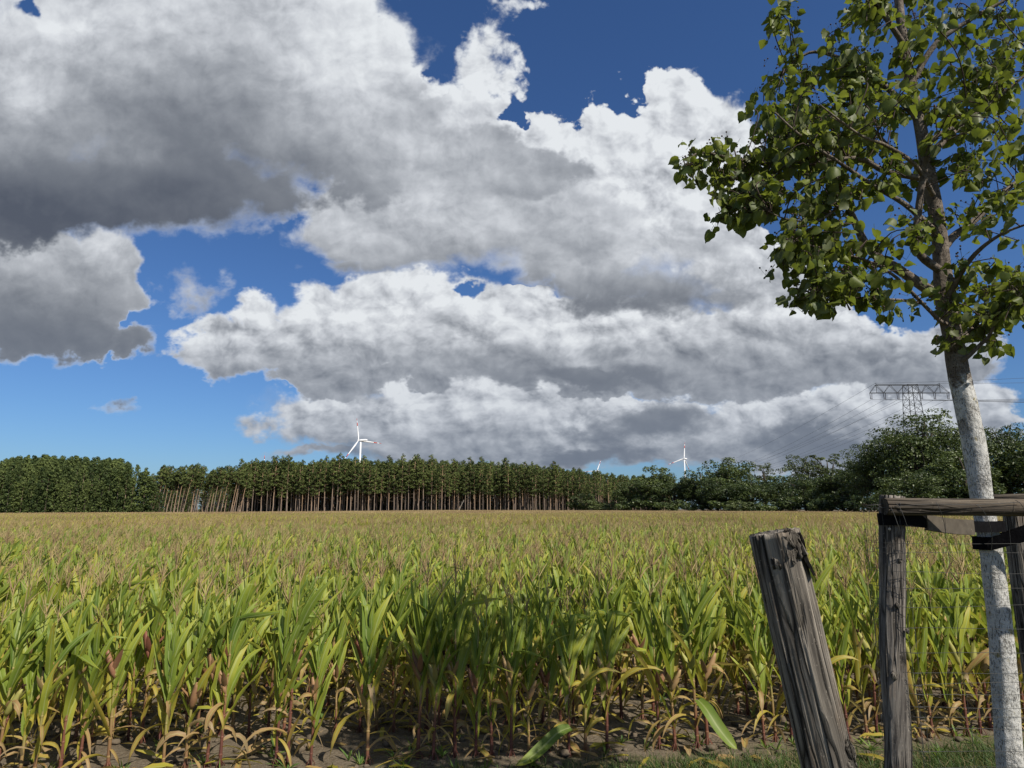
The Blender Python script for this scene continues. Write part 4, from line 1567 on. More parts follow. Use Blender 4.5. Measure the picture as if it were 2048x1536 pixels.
LEFT_END = Vector((at(1405, 900, 620).x, 620, 0))
RIGHT_END = Vector((205, 168, 0))
names = ['outermost left', 'middle left', 'innermost left', 'innermost right', 'middle right', 'outermost right']
for i, p_ in enumerate(INS_PX):
    a = O + Vector((xs_(p_), 0, zi))
    off = xs_(p_)
    l = LEFT_END + Vector((off, 0, zi - 1.5))
    r = RIGHT_END + Vector((off * 0.35, off * 0.9, zi + 1))
    mb = MB()
    tube(mb, cable(l, a, 6.0)[:-1] + cable(a, r, 2.2), 0.034, 4, False)
    o = mb.build('power_line', M_CABLE)
    tag(o, 'power line hanging from the %s insulator of the pylon crossarm' % names[i], 'power line', 'power lines on the pylon')
for nm, p_ in (('left', 1752), ('right', 1880)):
    a = O + Vector((xs_(p_), 0, HT + 0.5))
    l = LEFT_END + Vector((xs_(p_), 0, HT - 1))
    r = RIGHT_END + Vector((xs_(p_) * 0.35, xs_(p_) * 0.9, HT + 2))
    mb = MB()
    tube(mb, cable(l, a, 4.5)[:-1] + cable(a, r, 1.2), 0.035, 4, False)
    o = mb.build('earth_wire', M_CABLE)
    tag(o, 'thin earth wire on the %s tip of the pylon top' % nm, 'power line', 'earth wires on the pylon')


# ------------------------------------------------------------------ thick leaning post
def gnarl(mb, c, r, rng, squash=0.6, normal=Vector((0, -1, 0)), rough=0.35):
    """A knobbly knot bulging out of the wood along NORMAL."""
    d, s, u = frame_at(normal)
    nu, nv = 12, 7
    off = Vector((rng.uniform(0, 9), rng.uniform(0, 9), 0))
    verts = []
    for j in range(nv + 1):
        th = math.pi * j / nv
        for i in range(nu):
            a = 2 * math.pi * i / nu
            v = Vector((math.sin(th) * math.cos(a), math.sin(th) * math.sin(a), math.cos(th)))
            k = 1 + rough * mnoise.fractal(v * 2.2 + off, 0.8, 2.1, 4)
            verts.append(c + (s * v.x + u * v.y * 1.2 + d * v.z * squash) * (r * k))
    faces = [(j * nu + i, j * nu + (i + 1) % nu, (j + 1) * nu + (i + 1) % nu, (j + 1) * nu + i) for j in range(nv) for i in range(nu)]
    mb.add(verts, faces)


def post_shaft(R0, R1, L, seed, facets=(), cracks=9, nth=56, nz=110, rough=0.02, bend=None):
    rng = random.Random(seed)
    cr = [(rng.uniform(0, 6.28), rng.uniform(0, L * 0.6), rng.uniform(L * 0.3, L), rng.uniform(0.014, 0.03), rng.uniform(0.03, 0.08), rng.uniform(0, 9)) for _ in range(cracks)]
    mb = MB()
    verts = []
    for j in range(nz + 1):
        z = L * j / nz
        R = R0 + (R1 - R0) * j / nz
        for i in range(nth):
            a = 2 * math.pi * i / nth
            r = R * (1 + rough * 2.2 * mnoise.noise(Vector((math.cos(a) * 1.6 + seed, math.sin(a) * 1.6, z * 1.6))) + rough * 1.6 * mnoise.noise(Vector((math.cos(a) * 9, math.sin(a) * 9, z * 1.3 + seed)))
                     + rough * 1.0 * mnoise.noise(Vector((math.cos(a) * 26, math.sin(a) * 26, z * 2.0 + seed))))
            for fa, fc in facets:
                q = math.cos(a - fa - 0.1 * math.sin(z * 2.0))
                if q > 0.2:
                    r = min(r, R * fc * (1 + 0.018 * mnoise.noise(Vector((a * 3.0, 0, z * 1.5 + seed)))) / q)
            for ca, z0, ln, wd, dp, ph in cr:
                if z0 < z < z0 + ln:
                    da = (a - ca - 0.10 * math.sin(z * 3 + ph) + math.pi) % (2 * math.pi) - math.pi
                    if abs(da) < 0.25:
                        r -= R * dp * math.exp(-(da / wd) ** 2) * min(1, (z - z0) * 8, (z0 + ln - z) * 8)
            edge_drop = 0.006 * mnoise.noise(Vector((math.cos(a) * 5, math.sin(a) * 5, seed))) if j == nz else 0
            bx, by = bend(z) if bend else (0.0, 0.0)
            verts.append(Vector((r * math.cos(a) + bx, r * math.sin(a) + by, z + edge_drop)))
    faces = [(j * nth + i, j * nth + (i + 1) % nth, (j + 1) * nth + (i + 1) % nth, (j + 1) * nth + i) for j in range(nz) for i in range(nth)]
    mb.add(verts, faces)
    # end grain: rings of vertices sinking slightly to the heart
    k = len(mb.v)
    top = verts[nz * nth:]
    ring2 = [Vector((p.x * 0.55 + (bend(L)[0] * 0.45 if bend else 0), p.y * 0.55 + (bend(L)[1] * 0.45 if bend else 0), L - 0.004 + 0.006 * mnoise.noise(p * 30))) for p in top]
    cen = [Vector((bend(L)[0], bend(L)[1], L - 0.012))] if bend else [Vector((0, 0, L - 0.012))]
    base = nz * nth
    mb.add(ring2 + cen, [])
    for i in range(nth):
        i2 = (i + 1) % nth
        mb.f.append((base + i, base + i2, k + i2, k + i))
        mb.f.append((k + i, k + i2, k + nth))
        mb.m += [0, 0]
    return mb


rng = random.Random(55)
YP = 2.0
pa, pb = at(1549, 1064, YP), at(1659, 1536, YP)
ax_dir = (pa - pb).normalized()
foot = pb + ax_dir * ((-0.12 - pb.z) / ax_dir.z)
Lp = (pa - foot).length
post = thing('leaning_post', 'thick weathered grey post leaning left with a knotty broken top, before the corn', 'post', (foot.x, foot.y, 0))
post_rot = Vector((0, 0, 1)).rotation_difference(ax_dir)
PM = Matrix.Translation(Vector((0, 0, foot.z))) @ post_rot.to_matrix().to_4x4()
R_P = 0.071
shaft = post_shaft(R_P * 1.04, R_P, Lp, 3, facets=((rad(-42), 0.80), (rad(-128), 0.90), (rad(60), 0.9)), cracks=9, nth=150, nz=130, rough=0.009)
o = shaft.build('shaft', M_POST, post)
o.matrix_local = PM


def on_post(px, py, out=1.0):
    """A point of the post's front side seen at this pixel, in the post's own frame, and its outward direction."""
    t = (py - 1064) / (1536 - 1064)
    c = Vector((1553 + 106 * t, py, 0))
    f = max(-0.92, min(0.92, (px - c.x) / (R_P / YP * FPX / 1.05)))
    z = Lp - (pa - pb).length * t
    n = Vector((f, -math.sqrt(1 - f * f), 0))
    return n * (R_P * 0.86 * out) + Vector((0, 0, z)), n


mb = MB()
p, n = on_post(1570, 1083)
gnarl(mb, p, 0.023, rng, 0.55, n, 0.9)
p, n = on_post(1578, 1096)
gnarl(mb, p, 0.017, rng, 0.55, n, 0.9)
o = mb.build('burl', M_KNOT, post)
o.matrix_local = PM
for px, py, r in ((1575, 1105, 0.016), (1590, 1112, 0.012), (1545, 1125, 0.014), (1562, 1132, 0.014), (1552, 1163, 0.007), (1576, 1190, 0.008), (1577, 1238, 0.008), (1546, 1272, 0.009), (1617, 1368, 0.011), (1690, 1505, 0.024), (1686, 1528, 0.020), (1573, 1345, 0.01)):
    mb = MB()
    p, n = on_post(px, py)
    gnarl(mb, p, r, rng, 0.5, n, 0.8)
    o = mb.build('knot', M_KNOT, post)
    o.matrix_local = PM
# torn strips of wood below the burl
for px, py, ln, w in ((1566, 1100, 0.075, 0.012), (1581, 1098, 0.05, 0.014), (1558, 1092, 0.06, 0.008), (1594, 1095, 0.055, 0.016)):
    p, n = on_post(px, py, 1.03)
    mb = MB()
    s = n.cross(Vector((0, 0, 1)))
    vs_ = []
    m = 6
    for i in range(m + 1):
        q = i / m
        c = p + Vector((0, 0, ln * (0.5 - q))) + n * (0.006 + 0.010 * q ** 2) + s * 0.004 * math.sin(q * 9)
        ww = w / 2 * (1 - 0.5 * q + 0.25 * math.sin(q * 14))
        vs_ += [c - s * ww, c + s * ww, c + s * ww - n * 0.01, c - s * ww - n * 0.01]
    fs = []
    for i in range(m):
        for e in range(4):
            fs.append((i * 4 + e, i * 4 + (e + 1) % 4, i * 4 + 4 + (e + 1) % 4, i * 4 + 4 + e))
    fs += [(3, 2, 1, 0), (m * 4, m * 4 + 1, m * 4 + 2, m * 4 + 3)]
    mb.add(vs_, fs)
    o = mb.build('torn_strip', M_KNOT, post, smooth=False)
    o.matrix_local = PM
# dark slab split off at the right of the top
mb = MB()
n = Vector((0.93, -0.36, 0)).normalized()
s = Vector((0.36, 0.93, 0)).normalized()
vs_ = []
for i in range(7):
    q = i / 6
    z = Lp - 0.010 - q * 0.120
    c = n * (R_P * 0.84 + 0.004 + 0.012 * q + 0.003 * math.sin(q * 8)) + Vector((0, 0, z))
    w = 0.030 * (1 - 0.45 * q) * (1 + 0.08 * math.sin(i * 2.1))
    th = 0.011 * (1 - 0.5 * q)
    vs_ += [c - s * w - n * th, c - s * w + n * th * 0.4, c + s * w + n * th * 0.4, c + s * w - n * th]
fs = []
for i in range(6):
    for e in range(4):
        fs.append((i * 4 + e, i * 4 + (e + 1) % 4, i * 4 + 4 + (e + 1) % 4, i * 4 + 4 + e))
fs += [(3, 2, 1, 0), (24, 25, 26, 27)]
mb.add(vs_, fs)
o = mb.build('split_slab', M_DARKWOOD, post, smooth=False)
o.matrix_local = PM


# ------------------------------------------------------------------ tree support of stakes and rails
YS, YR, YT, YB = 2.75, 2.665, 3.05, 3.36
base_s = at(1790, 1018, YS)
frame = thing('tree_support', 'rough wooden stakes with log rails nailed on, guarding the young linden', 'tree stakes', (base_s.x, YS, 0))
FO = Vector((base_s.x, YS, 0))


def stake(px_top, py_top, px_mid, py_mid, Y, r0, r1, seed, facets=(), bend=None):
    a, b = at(px_top, py_top, Y), at(px_mid, py_mid, Y)
    d = (a - b).normalized()
    f = b + d * ((-0.15 - b.z) / d.z)
    L = (a - f).length
    o = post_shaft(r0, r1, L, seed, facets, 7, 64, 120, 0.03, bend).build('stake', M_STAKE, frame)
    o.matrix_local = Matrix.Translation(f - FO) @ Vector((0, 0, 1)).rotation_difference(d).to_matrix().to_4x4()
    return o, f, d, L


st1, f1, d1, L1 = stake(1792, 993, 1784, 1500, YS, 0.047, 0.045, 11, (), lambda z: (0.013 * math.sin((z - 0.55) * 4.2) + 0.006 * math.sin(z * 9.0), 0.006 * math.sin(z * 5.0)))
st2, f2, d2, L2 = stake(2026, 997, 2066, 1300, YB, 0.056, 0.050, 12)
st3, f3, d3, L3 = stake(2300, 993, 2300, 1500, YS, 0.050, 0.046, 13)
for px, py, r in ((1795, 1211, 0.010), (1788, 1352, 0.013), (1800, 1120, 0.007), (1815, 1262, 0.010)):
    mb = MB()
    p = at(px, py, YS - 0.044) - FO
    gnarl(mb, p, r, rng, 0.5, Vector((0.1 if px < 1810 else 0.9, -1, 0)), 0.6)
    mb.build('knot', M_KNOT, frame)


def rail(pL, pR, r, seed, parent=None):
    d = (pR - pL).normalized()
    L = (pR - pL).length
    o = post_shaft(r, r * 1.02, L, seed, (), 5, 36, 90, 0.025).build('rail', M_RAIL, frame)
    o.matrix_local = Matrix.Translation(pL - FO) @ Vector((0, 0, 1)).rotation_difference(d).to_matrix().to_4x4()
    # the near end is cut flat too
    mb = MB()
    n = 30
    vs_ = [pL - FO + Vector((-0.001, r * 0.97 * math.cos(6.283 * i / n), r * 0.97 * math.sin(6.283 * i / n))) for i in range(n)] + [pL - FO + Vector((0.004, 0, 0))]
    mb.add(vs_, [(i, (i + 1) % n, n) for i in range(n)])
    mb.build('rail_end', M_RAIL, frame)
    return o


rail(at(1769, 1013, YR), at(2330, 1017, YR), 0.0325, 21)
rail(at(1985, 1000, YB - 0.08), at(2420, 992, YS + 0.05), 0.026, 22)
for px, py in ((1783, 1020), (1800, 1008)):
    mb = MB()
    tube(mb, [at(px, py, YR - 0.028) - FO, at(px, py, YR - 0.036) - FO], 0.004, 8)
    mb.build('nail', M_STEEL, frame)
mb = MB()
tube(mb, [at(1779, 1058, YS - 0.040) - FO, at(1779, 1058, YS - 0.052) - FO], [0.005, 0.0055], 10)
mb.build('nail', mat_plain('pale_nail', (0.45, 0.40, 0.33), 0.6), frame)


# ------------------------------------------------------------------ rubber ties
M_RUBBER = mat_plain('black_rubber', (0.006, 0.006, 0.007), 0.9, 0.04, vary=0.3, scale=60)


def mat_sleeve():
    m, N, out = new_mat('muddy_sleeve')
    oc = obj_coord(N)
    sp = N.remap(N.voronoi(oc, 90.0), 0.10, 0.22, 1.0, 0.0)
    on = N.remap(N.noise(oc, 25.0, 3, 0.6), 0.5, 0.6)
    c = N.mix(N.remap(N.noise(oc, 30.0, 5, 0.6), 0.3, 0.7), (0.062, 0.052, 0.040, 1), (0.10, 0.085, 0.066, 1))
    c = N.mix(N.math('MULTIPLY', sp, on), c, (0.20, 0.175, 0.14, 1))
    principled(N, out, c, 0.7, 0.3)
    return m


def band_loop(mb, c0, r0, c1, r1, z0, z1, h, th, n=14):
    """A stadium-shaped band round two uprights; heights run from z0 at c0 to z1 at c1."""
    a = Vector((c0.x, c0.y, 0))
    b = Vector((c1.x, c1.y, 0))
    d = (b - a).normalized()
    s = Vector((d.y, -d.x, 0))       # towards the camera side
    loop = []
    for i in range(n + 1):
        q = math.pi * i / n
        loop.append((a + s * (r0 * -math.cos(q)) - d * (r0 * math.sin(q)), z0))
    for i in range(1, 12):
        loop.append((a.lerp(b, i / 12) + s * (r0 + (r1 - r0) * i / 12), z0 + (z1 - z0) * i / 12 - 0.012 * math.sin(math.pi * i / 12)))
    for i in range(n + 1):
        q = math.pi * i / n
        loop.append((b + s * (r1 * math.cos(q)) + d * (r1 * math.sin(q)), z1))
    for i in range(1, 12):
        loop.append((b.lerp(a, i / 12) - s * (r1 + (r0 - r1) * i / 12), z1 + (z0 - z1) * i / 12))
    m = len(loop)
    vs_ = []
    for i, (p, z) in enumerate(loop):
        q0, q1 = loop[i - 1][0], loop[(i + 1) % m][0]
        t = (q1 - q0).normalized()
        nn = Vector((-t.y, t.x, 0))
        if nn.dot(p - (a + b) / 2) < 0:
            nn = -nn
        k = Vector((0, 0, z))
        wob = 0.0015 * math.sin(i * 1.9)
        vs_ += [p + k + Vector((0, 0, -h / 2)) + nn * wob, p + k + nn * (th + wob) + Vector((0, 0, -h / 2)), p + k + nn * (th - wob) + Vector((0, 0, h / 2)), p + k + Vector((0, 0, h / 2)) + nn * -wob]
    fs = [(i * 4 + e, i * 4 + (e + 1) % 4, ((i + 1) % m) * 4 + (e + 1) % 4, ((i + 1) % m) * 4 + e) for i in range(m) for e in range(4)]
    mb.add(vs_, fs)
    return loop


c_st1 = at(1790, 1038, YS)
c_tr = at(1975, 1058, YT)
tie = thing('rubber_tie', 'black rubber tie with muddy sleeve between the left stake and the linden trunk', 'tie', (c_st1.x, c_st1.y, c_st1.z))
mb = MB()
TO = c_st1.copy()
loop = band_loop(mb, c_st1 - TO, 0.056, c_tr - TO, 0.060, 0.0, c_tr.z - TO.z + 0.012, 0.046, 0.006)
mb.build('strap', M_RUBBER, tie, smooth=False)
mb = MB()
q0, q1 = at(1850, 1050, YS - 0.0) - TO, at(1943, 1056, YT) - TO
fr = [p + Vector((0, 0, z)) for p, z in loop[15:26]]
vs_ = []
for i in range(8):
    t_ = i / 7
    px_ = 1850 + 93 * t_
    # follow the strap's front run
    best = min(range(len(fr) - 1), key=lambda j: abs(((fr[j] + TO).x / ((fr[j] + TO).y * 1.0)) * FPX * 1.02 + 1024 - px_))
    xw = (px_ - 1024) / FPX
    a_, b_ = fr[0] + TO, fr[-1] + TO
    lo, hi = 0.0, 1.0
    for _ in range(30):
        mid = (lo + hi) / 2
        P_ = a_.lerp(b_, mid)
        dz = P_.z - EYE
        if P_.x / (P_.y * CT + dz * ST) < xw:
            lo = mid
        else:
            hi = mid
    P_ = a_.lerp(b_, lo) - TO
    P_.z -= 0.012 * math.sin(math.pi * lo)
    n_ = Vector((b_.y - a_.y, -(b_.x - a_.x), 0)).normalized()
    for dn, dz in ((0.011, -0.030), (0.011, 0.030), (-0.004, 0.031), (-0.004, -0.031)):
        vs_.append(P_ + n_ * dn + Vector((0, 0, dz)))
fs = [(i * 4 + e, i * 4 + (e + 1) % 4, i * 4 + 4 + (e + 1) % 4, i * 4 + 4 + e) for i in range(7) for e in range(4)] + [(3, 2, 1, 0), (28, 29, 30, 31)]
mb.add(vs_, fs)
mb.build('sleeve', mat_sleeve(), tie, smooth=False)
c_tr2 = at(1982, 1086, YT)
c_st3 = at(2300, 985, YS)
tie2 = thing('rubber_tie', 'black rubber tie running from the linden trunk out of the right edge', 'tie', c_tr2)
mb = MB()
band_loop(mb, Vector((0, 0, 0)), 0.062, c_st3 - c_tr2, 0.058, 0.0, c_st3.z - c_tr2.z, 0.055, 0.007)
mb.build('strap', M_RUBBER, tie2, smooth=False)


# ------------------------------------------------------------------ wire netting round the stakes
M_WIRE = mat_plain('fence_wire', (0.055, 0.055, 0.053), 0.55, 0.3, metal=0.3)
net = thing('wire_netting', 'thin knotted wire netting wound round the stakes of the linden', 'wire fence', (base_s.x, YS, 0))


def net_path():
    """The course of the netting seen from above: from the right, round the left stake, to the back stake."""
    pr = at(2300, 1100, YR - 0.02)
    p1 = at(1815, 1100, YS - 0.06)
    return [Vector((pr.x, pr.y, 0)), Vector(((pr.x + p1.x) / 2, p1.y - 0.01, 0)), Vector((p1.x, p1.y, 0)), Vector((base_s.x - 0.005, YS - 0.068, 0)), Vector((base_s.x - 0.075, YS - 0.03, 0)), Vector((base_s.x - 0.10, YS + 0.05, 0)),
            Vector((base_s.x - 0.05, YS + 0.14, 0)), Vector((base_s.x + 0.01, YS + 0.17, 0))]


course = smooth_path(net_path(), 90)
ZS = [at(1900, py, YR).z for py in (1088, 1106, 1148, 1178, 1213, 1258, 1307, 1348, 1370, 1391, 1418, 1438, 1460, 1508)] + [0.72, 0.6, 0.48, 0.36, 0.24, 0.12, 0.03]
rng = random.Random(77)
for z in ZS:
    mb = MB()
    ph = rng.uniform(0, 9)
    tube(mb, [p - FO + Vector((0, 0, z + 0.010 * mnoise.noise(p * 2.2 + Vector((ph, 0, 0))))) + Vector((0, 0.012 * mnoise.noise(p * 4 + Vector((0, ph, 0))), 0)) for p in course], 0.0008, 4, False)
    mb.build('horizontal_wire', M_WIRE, net)
i = 2
while i < 88:
    p = course[i] - FO
    mb = MB()
    top = 1.66 - rng.uniform(0, 0.12)
    pts_ = [p + Vector((0.012 * mnoise.noise(Vector((i, z_ * 3, 0))), 0.010 * mnoise.noise(Vector((i, z_ * 3, 4))), z_)) for z_ in np.linspace(0.0, top, 15)]
    tube(mb, pts_, 0.0007, 4, False)
    mb.build('vertical_wire', M_WIRE, net)
    i += 6 if i < 34 else 4
# loose wire ends bent over the rail
for pts_px in ([(1781, 1014, -.045), (1788, 1028, -.05), (1796, 1050, -.06), (1800, 1062, -.055)], [(1791, 1007, -.04), (1799, 1014, -.05), (1810, 1040, -.06), (1816, 1065, -.04), (1815, 1120, -.02)], [(1872, 1004, -.04), (1880, 1020, -.05), (1888, 1045, -.03), (1893, 1080, -.01)],
               [(1950, 1009, -.04), (1964, 1018, -.05), (1978, 1045, -.03), (1984, 1075, .0), (1982, 1104, 0.02)], [(2030, 1000, -.03), (2042, 1008, -.05), (2054, 1030, -.03)],
               [(1766, 1008, 0), (1748, 1010, 0), (1732, 1011, 0), (1735, 1015, 0.01), (1760, 1016, 0), (1800, 1012, -.04), (1870, 1008, -.05), (1950, 1010, -.04), (2040, 1004, -.04)], [(1765, 1016, -.01), (1752, 1009, 0), (1745, 1008, 0.01)]):
    mb = MB()
    tube(mb, smooth_path([at(px, py, YR + dy) - FO for px, py, dy in pts_px], 16), 0.0011, 4, False)
    mb.build('loose_wire', M_WIRE, net)


# ------------------------------------------------------------------ young linden with limewashed trunk
M_LINDEN = mat_foliage('linden_leaf', (0.044, 0.072, 0.013), (0.195, 0.225, 0.038), 9.0, 0.42, 0.30, (0.150, 0.175, 0.075), 0.5, 0.5)
M_TWIG = mat_plain('linden_twig', (0.060, 0.042, 0.034), 0.8, 0.2)
trunk_px = [(2024, 1560), (2010, 1380), (2000, 1250), (1988, 1150), (1977, 1070), (1964, 1000), (1950, 900), (1932, 810), (1916, 740), (1905, 670), (1892, 600), (1884, 530), (1877, 460), (1866, 390), (1852, 320), (1840, 250), (1822, 170), (1808, 90), (1798, 10), (1790, -90), (1782, -220), (1778, -380)]
TB = at(2024, 1560, YT)
linden = thing('linden_tree', 'young linden with whitewashed trunk held by wooden stakes at the right', 'tree', (TB.x, YT, 0))
LO = Vector((TB.x, YT, 0))
trunk_pts = [Vector((TB.x + 0.02, YT, -0.1)), Vector((TB.x + 0.012, YT, 0.4))] + [at(px, py, YT) for px, py in trunk_px]
tr_w = [29, 26.5, 25, 23.5, 22, 21, 20.5, 20.5, 23, 21.5, 20.5, 18.5, 20, 16.5, 15, 14, 12.5, 11, 10, 9, 8, 7, 5.5, 4]


def px_r(p, w):
    return w * (p.y * CT + (p.z - EYE) * ST) / FPX


t_pts = smooth_path(trunk_pts, 130)
t_rad = []
for i, p in enumerate(t_pts):
    q = i / 129 * (len(trunk_pts) - 1)
    k0 = min(int(q), len(tr_w) - 2)
    w = tr_w[k0] + (tr_w[k0 + 1] - tr_w[k0]) * (q - k0)
    t_rad.append(px_r(p, w) * 0.95)
z_paint = at(1920, 765, YT).z
mb = MB()
tube(mb, [p - LO for p in t_pts], t_rad, 44, True, [min(1.0, max(0.0, 0.5 + (p.z - z_paint) * 1.3)) if p.z > z_paint - 0.39 else max(0.0, 0.2 - 0.05 * (z_paint - p.z)) for p in t_pts], 0,
     lambda i, k: 1 + 0.06 * mnoise.noise(Vector((math.cos(k / 7.0) * 1.5, math.sin(k / 7.0) * 1.5, i * 0.13))) + 0.055 * mnoise.noise(Vector((math.cos(k / 7.0) * 5, math.sin(k / 7.0) * 5, i * 0.45))) + 0.06 * max(0, mnoise.noise(Vector((k * 0.2, i * 0.09, 7)))))
mb.build('trunk', M_TRUNK, linden)

BRANCHES = [  # pixel path, depth at start and end, half width in pixels
    ([(1872, 590), (1800, 541), (1740, 500), (1703, 429), (1686, 390), (1672, 355), (1640, 330)], 3.05, 2.80, 13),
    ([(1877, 470), (1834, 429), (1803, 404), (1748, 372), (1686, 330), (1640, 300), (1590, 262), (1550, 225)], 3.02, 2.70, 7),
    ([(1862, 366), (1838, 356), (1769, 342), (1720, 318), (1640, 322), (1560, 330), (1470, 318), (1400, 305), (1372, 330)], 3.04, 2.95, 8),
    ([(1878, 540), (1834, 498), (1838, 415), (1848, 346), (1855, 311), (1868, 276), (1928, 245), (1997, 194), (2045, 155), (2120, 100)], 3.0, 2.75, 10),
    ([(1884, 500), (1907, 473), (1948, 442), (2017, 377), (2090, 330), (2160, 300)], 3.08, 3.25, 11),
    ([(1893, 648), (1879, 641), (1844, 606), (1789, 552), (1730, 520), (1650, 500), (1590, 480)], 3.0, 2.75, 5),
    ([(1850, 608), (1800, 600), (1734, 598), (1680, 590), (1640, 575)], 2.97, 2.75, 3.5),
    ([(1920, 725), (1937, 712), (1960, 690), (1980, 669), (2000, 620), (2020, 580)], 3.02, 2.85, 6),
    ([(1912, 690), (1960, 640), (2010, 600), (2070, 560)], 3.06, 3.3, 6),
    ([(1850, 320), (1900, 270), (1960, 215), (2000, 160), (2060, 60)], 3.1, 3.5, 9),
    ([(1838, 240), (1790, 190), (1740, 150), (1690, 120), (1620, 105), (1560, 150)], 3.05, 3.25, 8),
    ([(1822, 170), (1870, 90), (1940, 40), (2010, 0), (2100, -60)], 3.05, 2.85, 8),
    ([(1808, 90), (1760, 20), (1700, -50), (1640, -120)], 3.02, 2.8, 7),
    ([(1798, 0), (1850, -90), (1910, -180)], 3.05, 3.3, 6), ([(1700, 620), (1690, 600)], 2.9, 2.88, 2),
    ([(1680, 408), (1640, 440), (1580, 440), (1540, 425)], 2.85, 2.75, 3),
    ([(1877, 460), (1840, 380), (1790, 310), (1740, 250), (1700, 200)], 3.1, 3.6, 7), ([(1893, 600), (1940, 520), (2000, 470), (2080, 440)], 3.02, 2.6, 7),
    ([(1866, 390), (1830, 330), (1770, 290), (1720, 270), (1640, 210)], 3.0, 2.5, 6),
]
branch_nodes = [(p, r * 0.9) for p, r in zip(t_pts, t_rad) if p.z > at(1905, 700, YT).z]
for path, y0, y1, w in BRANCHES:
    n = len(path)
    raw = [at(px, py, y0 + (y1 - y0) * i / (n - 1)) for i, (px, py) in enumerate(path)]
    pts = smooth_path(raw, 8 + 4 * n)
    m = len(pts)
    rr = [px_r(p, w * 0.8 * (1 - 0.82 * i / (m - 1)) + 0.6) for i, p in enumerate(pts)]
    mb = MB()
    tube(mb, [p - LO for p in pts], rr, 8, True, 0.95, 0, lambda i, k: 1 + 0.10 * mnoise.noise(Vector((k, i * 0.5, w))))
    mb.build('branch', M_TRUNK, linden)
    branch_nodes += list(zip(pts, rr))

CROWN = [  # pixel ellipse, depth, depth half range, weight: where leafy twigs stand
    (1850, 110, 190, 140, 3.05, .75, 20), (1760, 40, 120, 90, 3.0, .55, 9), (1960, 60, 110, 100, 3.0, .7, 10), (1590, 165, 60, 60, 3.15, .25, 7), (1550, 215, 60, 35, 3.0, .2, 6), (1680, 200, 90, 80, 3.0, .45, 9),
    (1600, 275, 100, 60, 2.95, .35, 9), (1750, 290, 150, 110, 2.95, .6, 16), (1490, 345, 75, 40, 2.95, .18, 11), (1415, 330, 50, 34, 2.95, .12, 7), (1470, 400, 50, 36, 2.9, .15, 6), (1580, 380, 100, 55, 2.9, .3, 8),
    (1620, 470, 90, 50, 2.8, .3, 8), (1590, 500, 50, 40, 2.78, .2, 5), (1720, 430, 110, 70, 2.9, .45, 7), (1700, 560, 80, 45, 2.8, .25, 5), (1650, 590, 50, 28, 2.78, .15, 3.5), (1790, 590, 60, 30, 2.85, .2, 2.5), (1840, 480, 70, 80, 2.9, .4, 4),
    (1970, 250, 90, 110, 2.95, .6, 17), (1990, 410, 80, 80, 3.0, .5, 11), (1960, 530, 60, 45, 3.0, .3, 4.5), (2000, 620, 60, 60, 3.0, .35, 9), (1970, 690, 45, 35, 2.95, .25, 2.5), (1880, 680, 22, 25, 2.95, .1, 1.0), (2050, 600, 50, 70, 3.0, .4, 4.5), (1585, 5, 25, 14, 2.9, .1, 2.5), (1720, 3, 60, 25, 2.95, .3, 3),
    (2110, 250, 110, 190, 3.0, .6, 12), (2110, 560, 70, 90, 3.0, .4, 4), (1835, -110, 150, 100, 3.05, .6, 9), (2030, -60, 110, 80, 3.0, .5, 6),
]
rng = random.Random(12)
tot = sum(c[6] for c in CROWN)
N_CLUSTERS = 400
leaf_protos = []


def linden_leaf(seed):
    r = random.Random(seed)
    mb = MB()
    prof = [(0.0, 0.20, -0.10), (0.12, 0.44, 0.02), (0.30, 0.50, 0.24), (0.52, 0.43, 0.48), (0.74, 0.25, 0.72), (0.90, 0.09, 0.89), (1.0, 0.0, 1.0)]
    cup, bend, tw = r.uniform(-1.3, 0.8), r.uniform(-1.1, 0.4), r.uniform(-.9, .9)
    asym = r.uniform(0.85, 1.15)
    vs_ = []
    for t, w, ty in prof:
        for sx in (-1, -0.5, 0, 0.5, 1):
            x = sx * w * (asym if sx > 0 else 1)
            yy = t + (ty - t) * abs(sx)
            z = cup * (x * x) * 1.9 + bend * yy * yy * 0.6 + (0.5 * max(0, abs(x) - 0.25) * math.sin(seed * 2.3 + yy * 5)) + tw * x * yy + 0.03 * math.sin(yy * 18 + sx * 5 + seed) * abs(sx) * 2
            vs_.append((x, yy, z))
    fs = []
    for i in range(6):
        for k in range(4):
            a = i * 5 + k
            fs.append((a, a + 1, a + 6, a + 5))
    mb.add(vs_, fs, [0.5] * len(vs_))
    tube(mb, [Vector((0, -0.55, 0.08)), Vector((0, -0.25, 0.06)), Vector((0, 0.0, 0.0))], [0.018, 0.016, 0.014], 3, False, 0.9)
    return mb


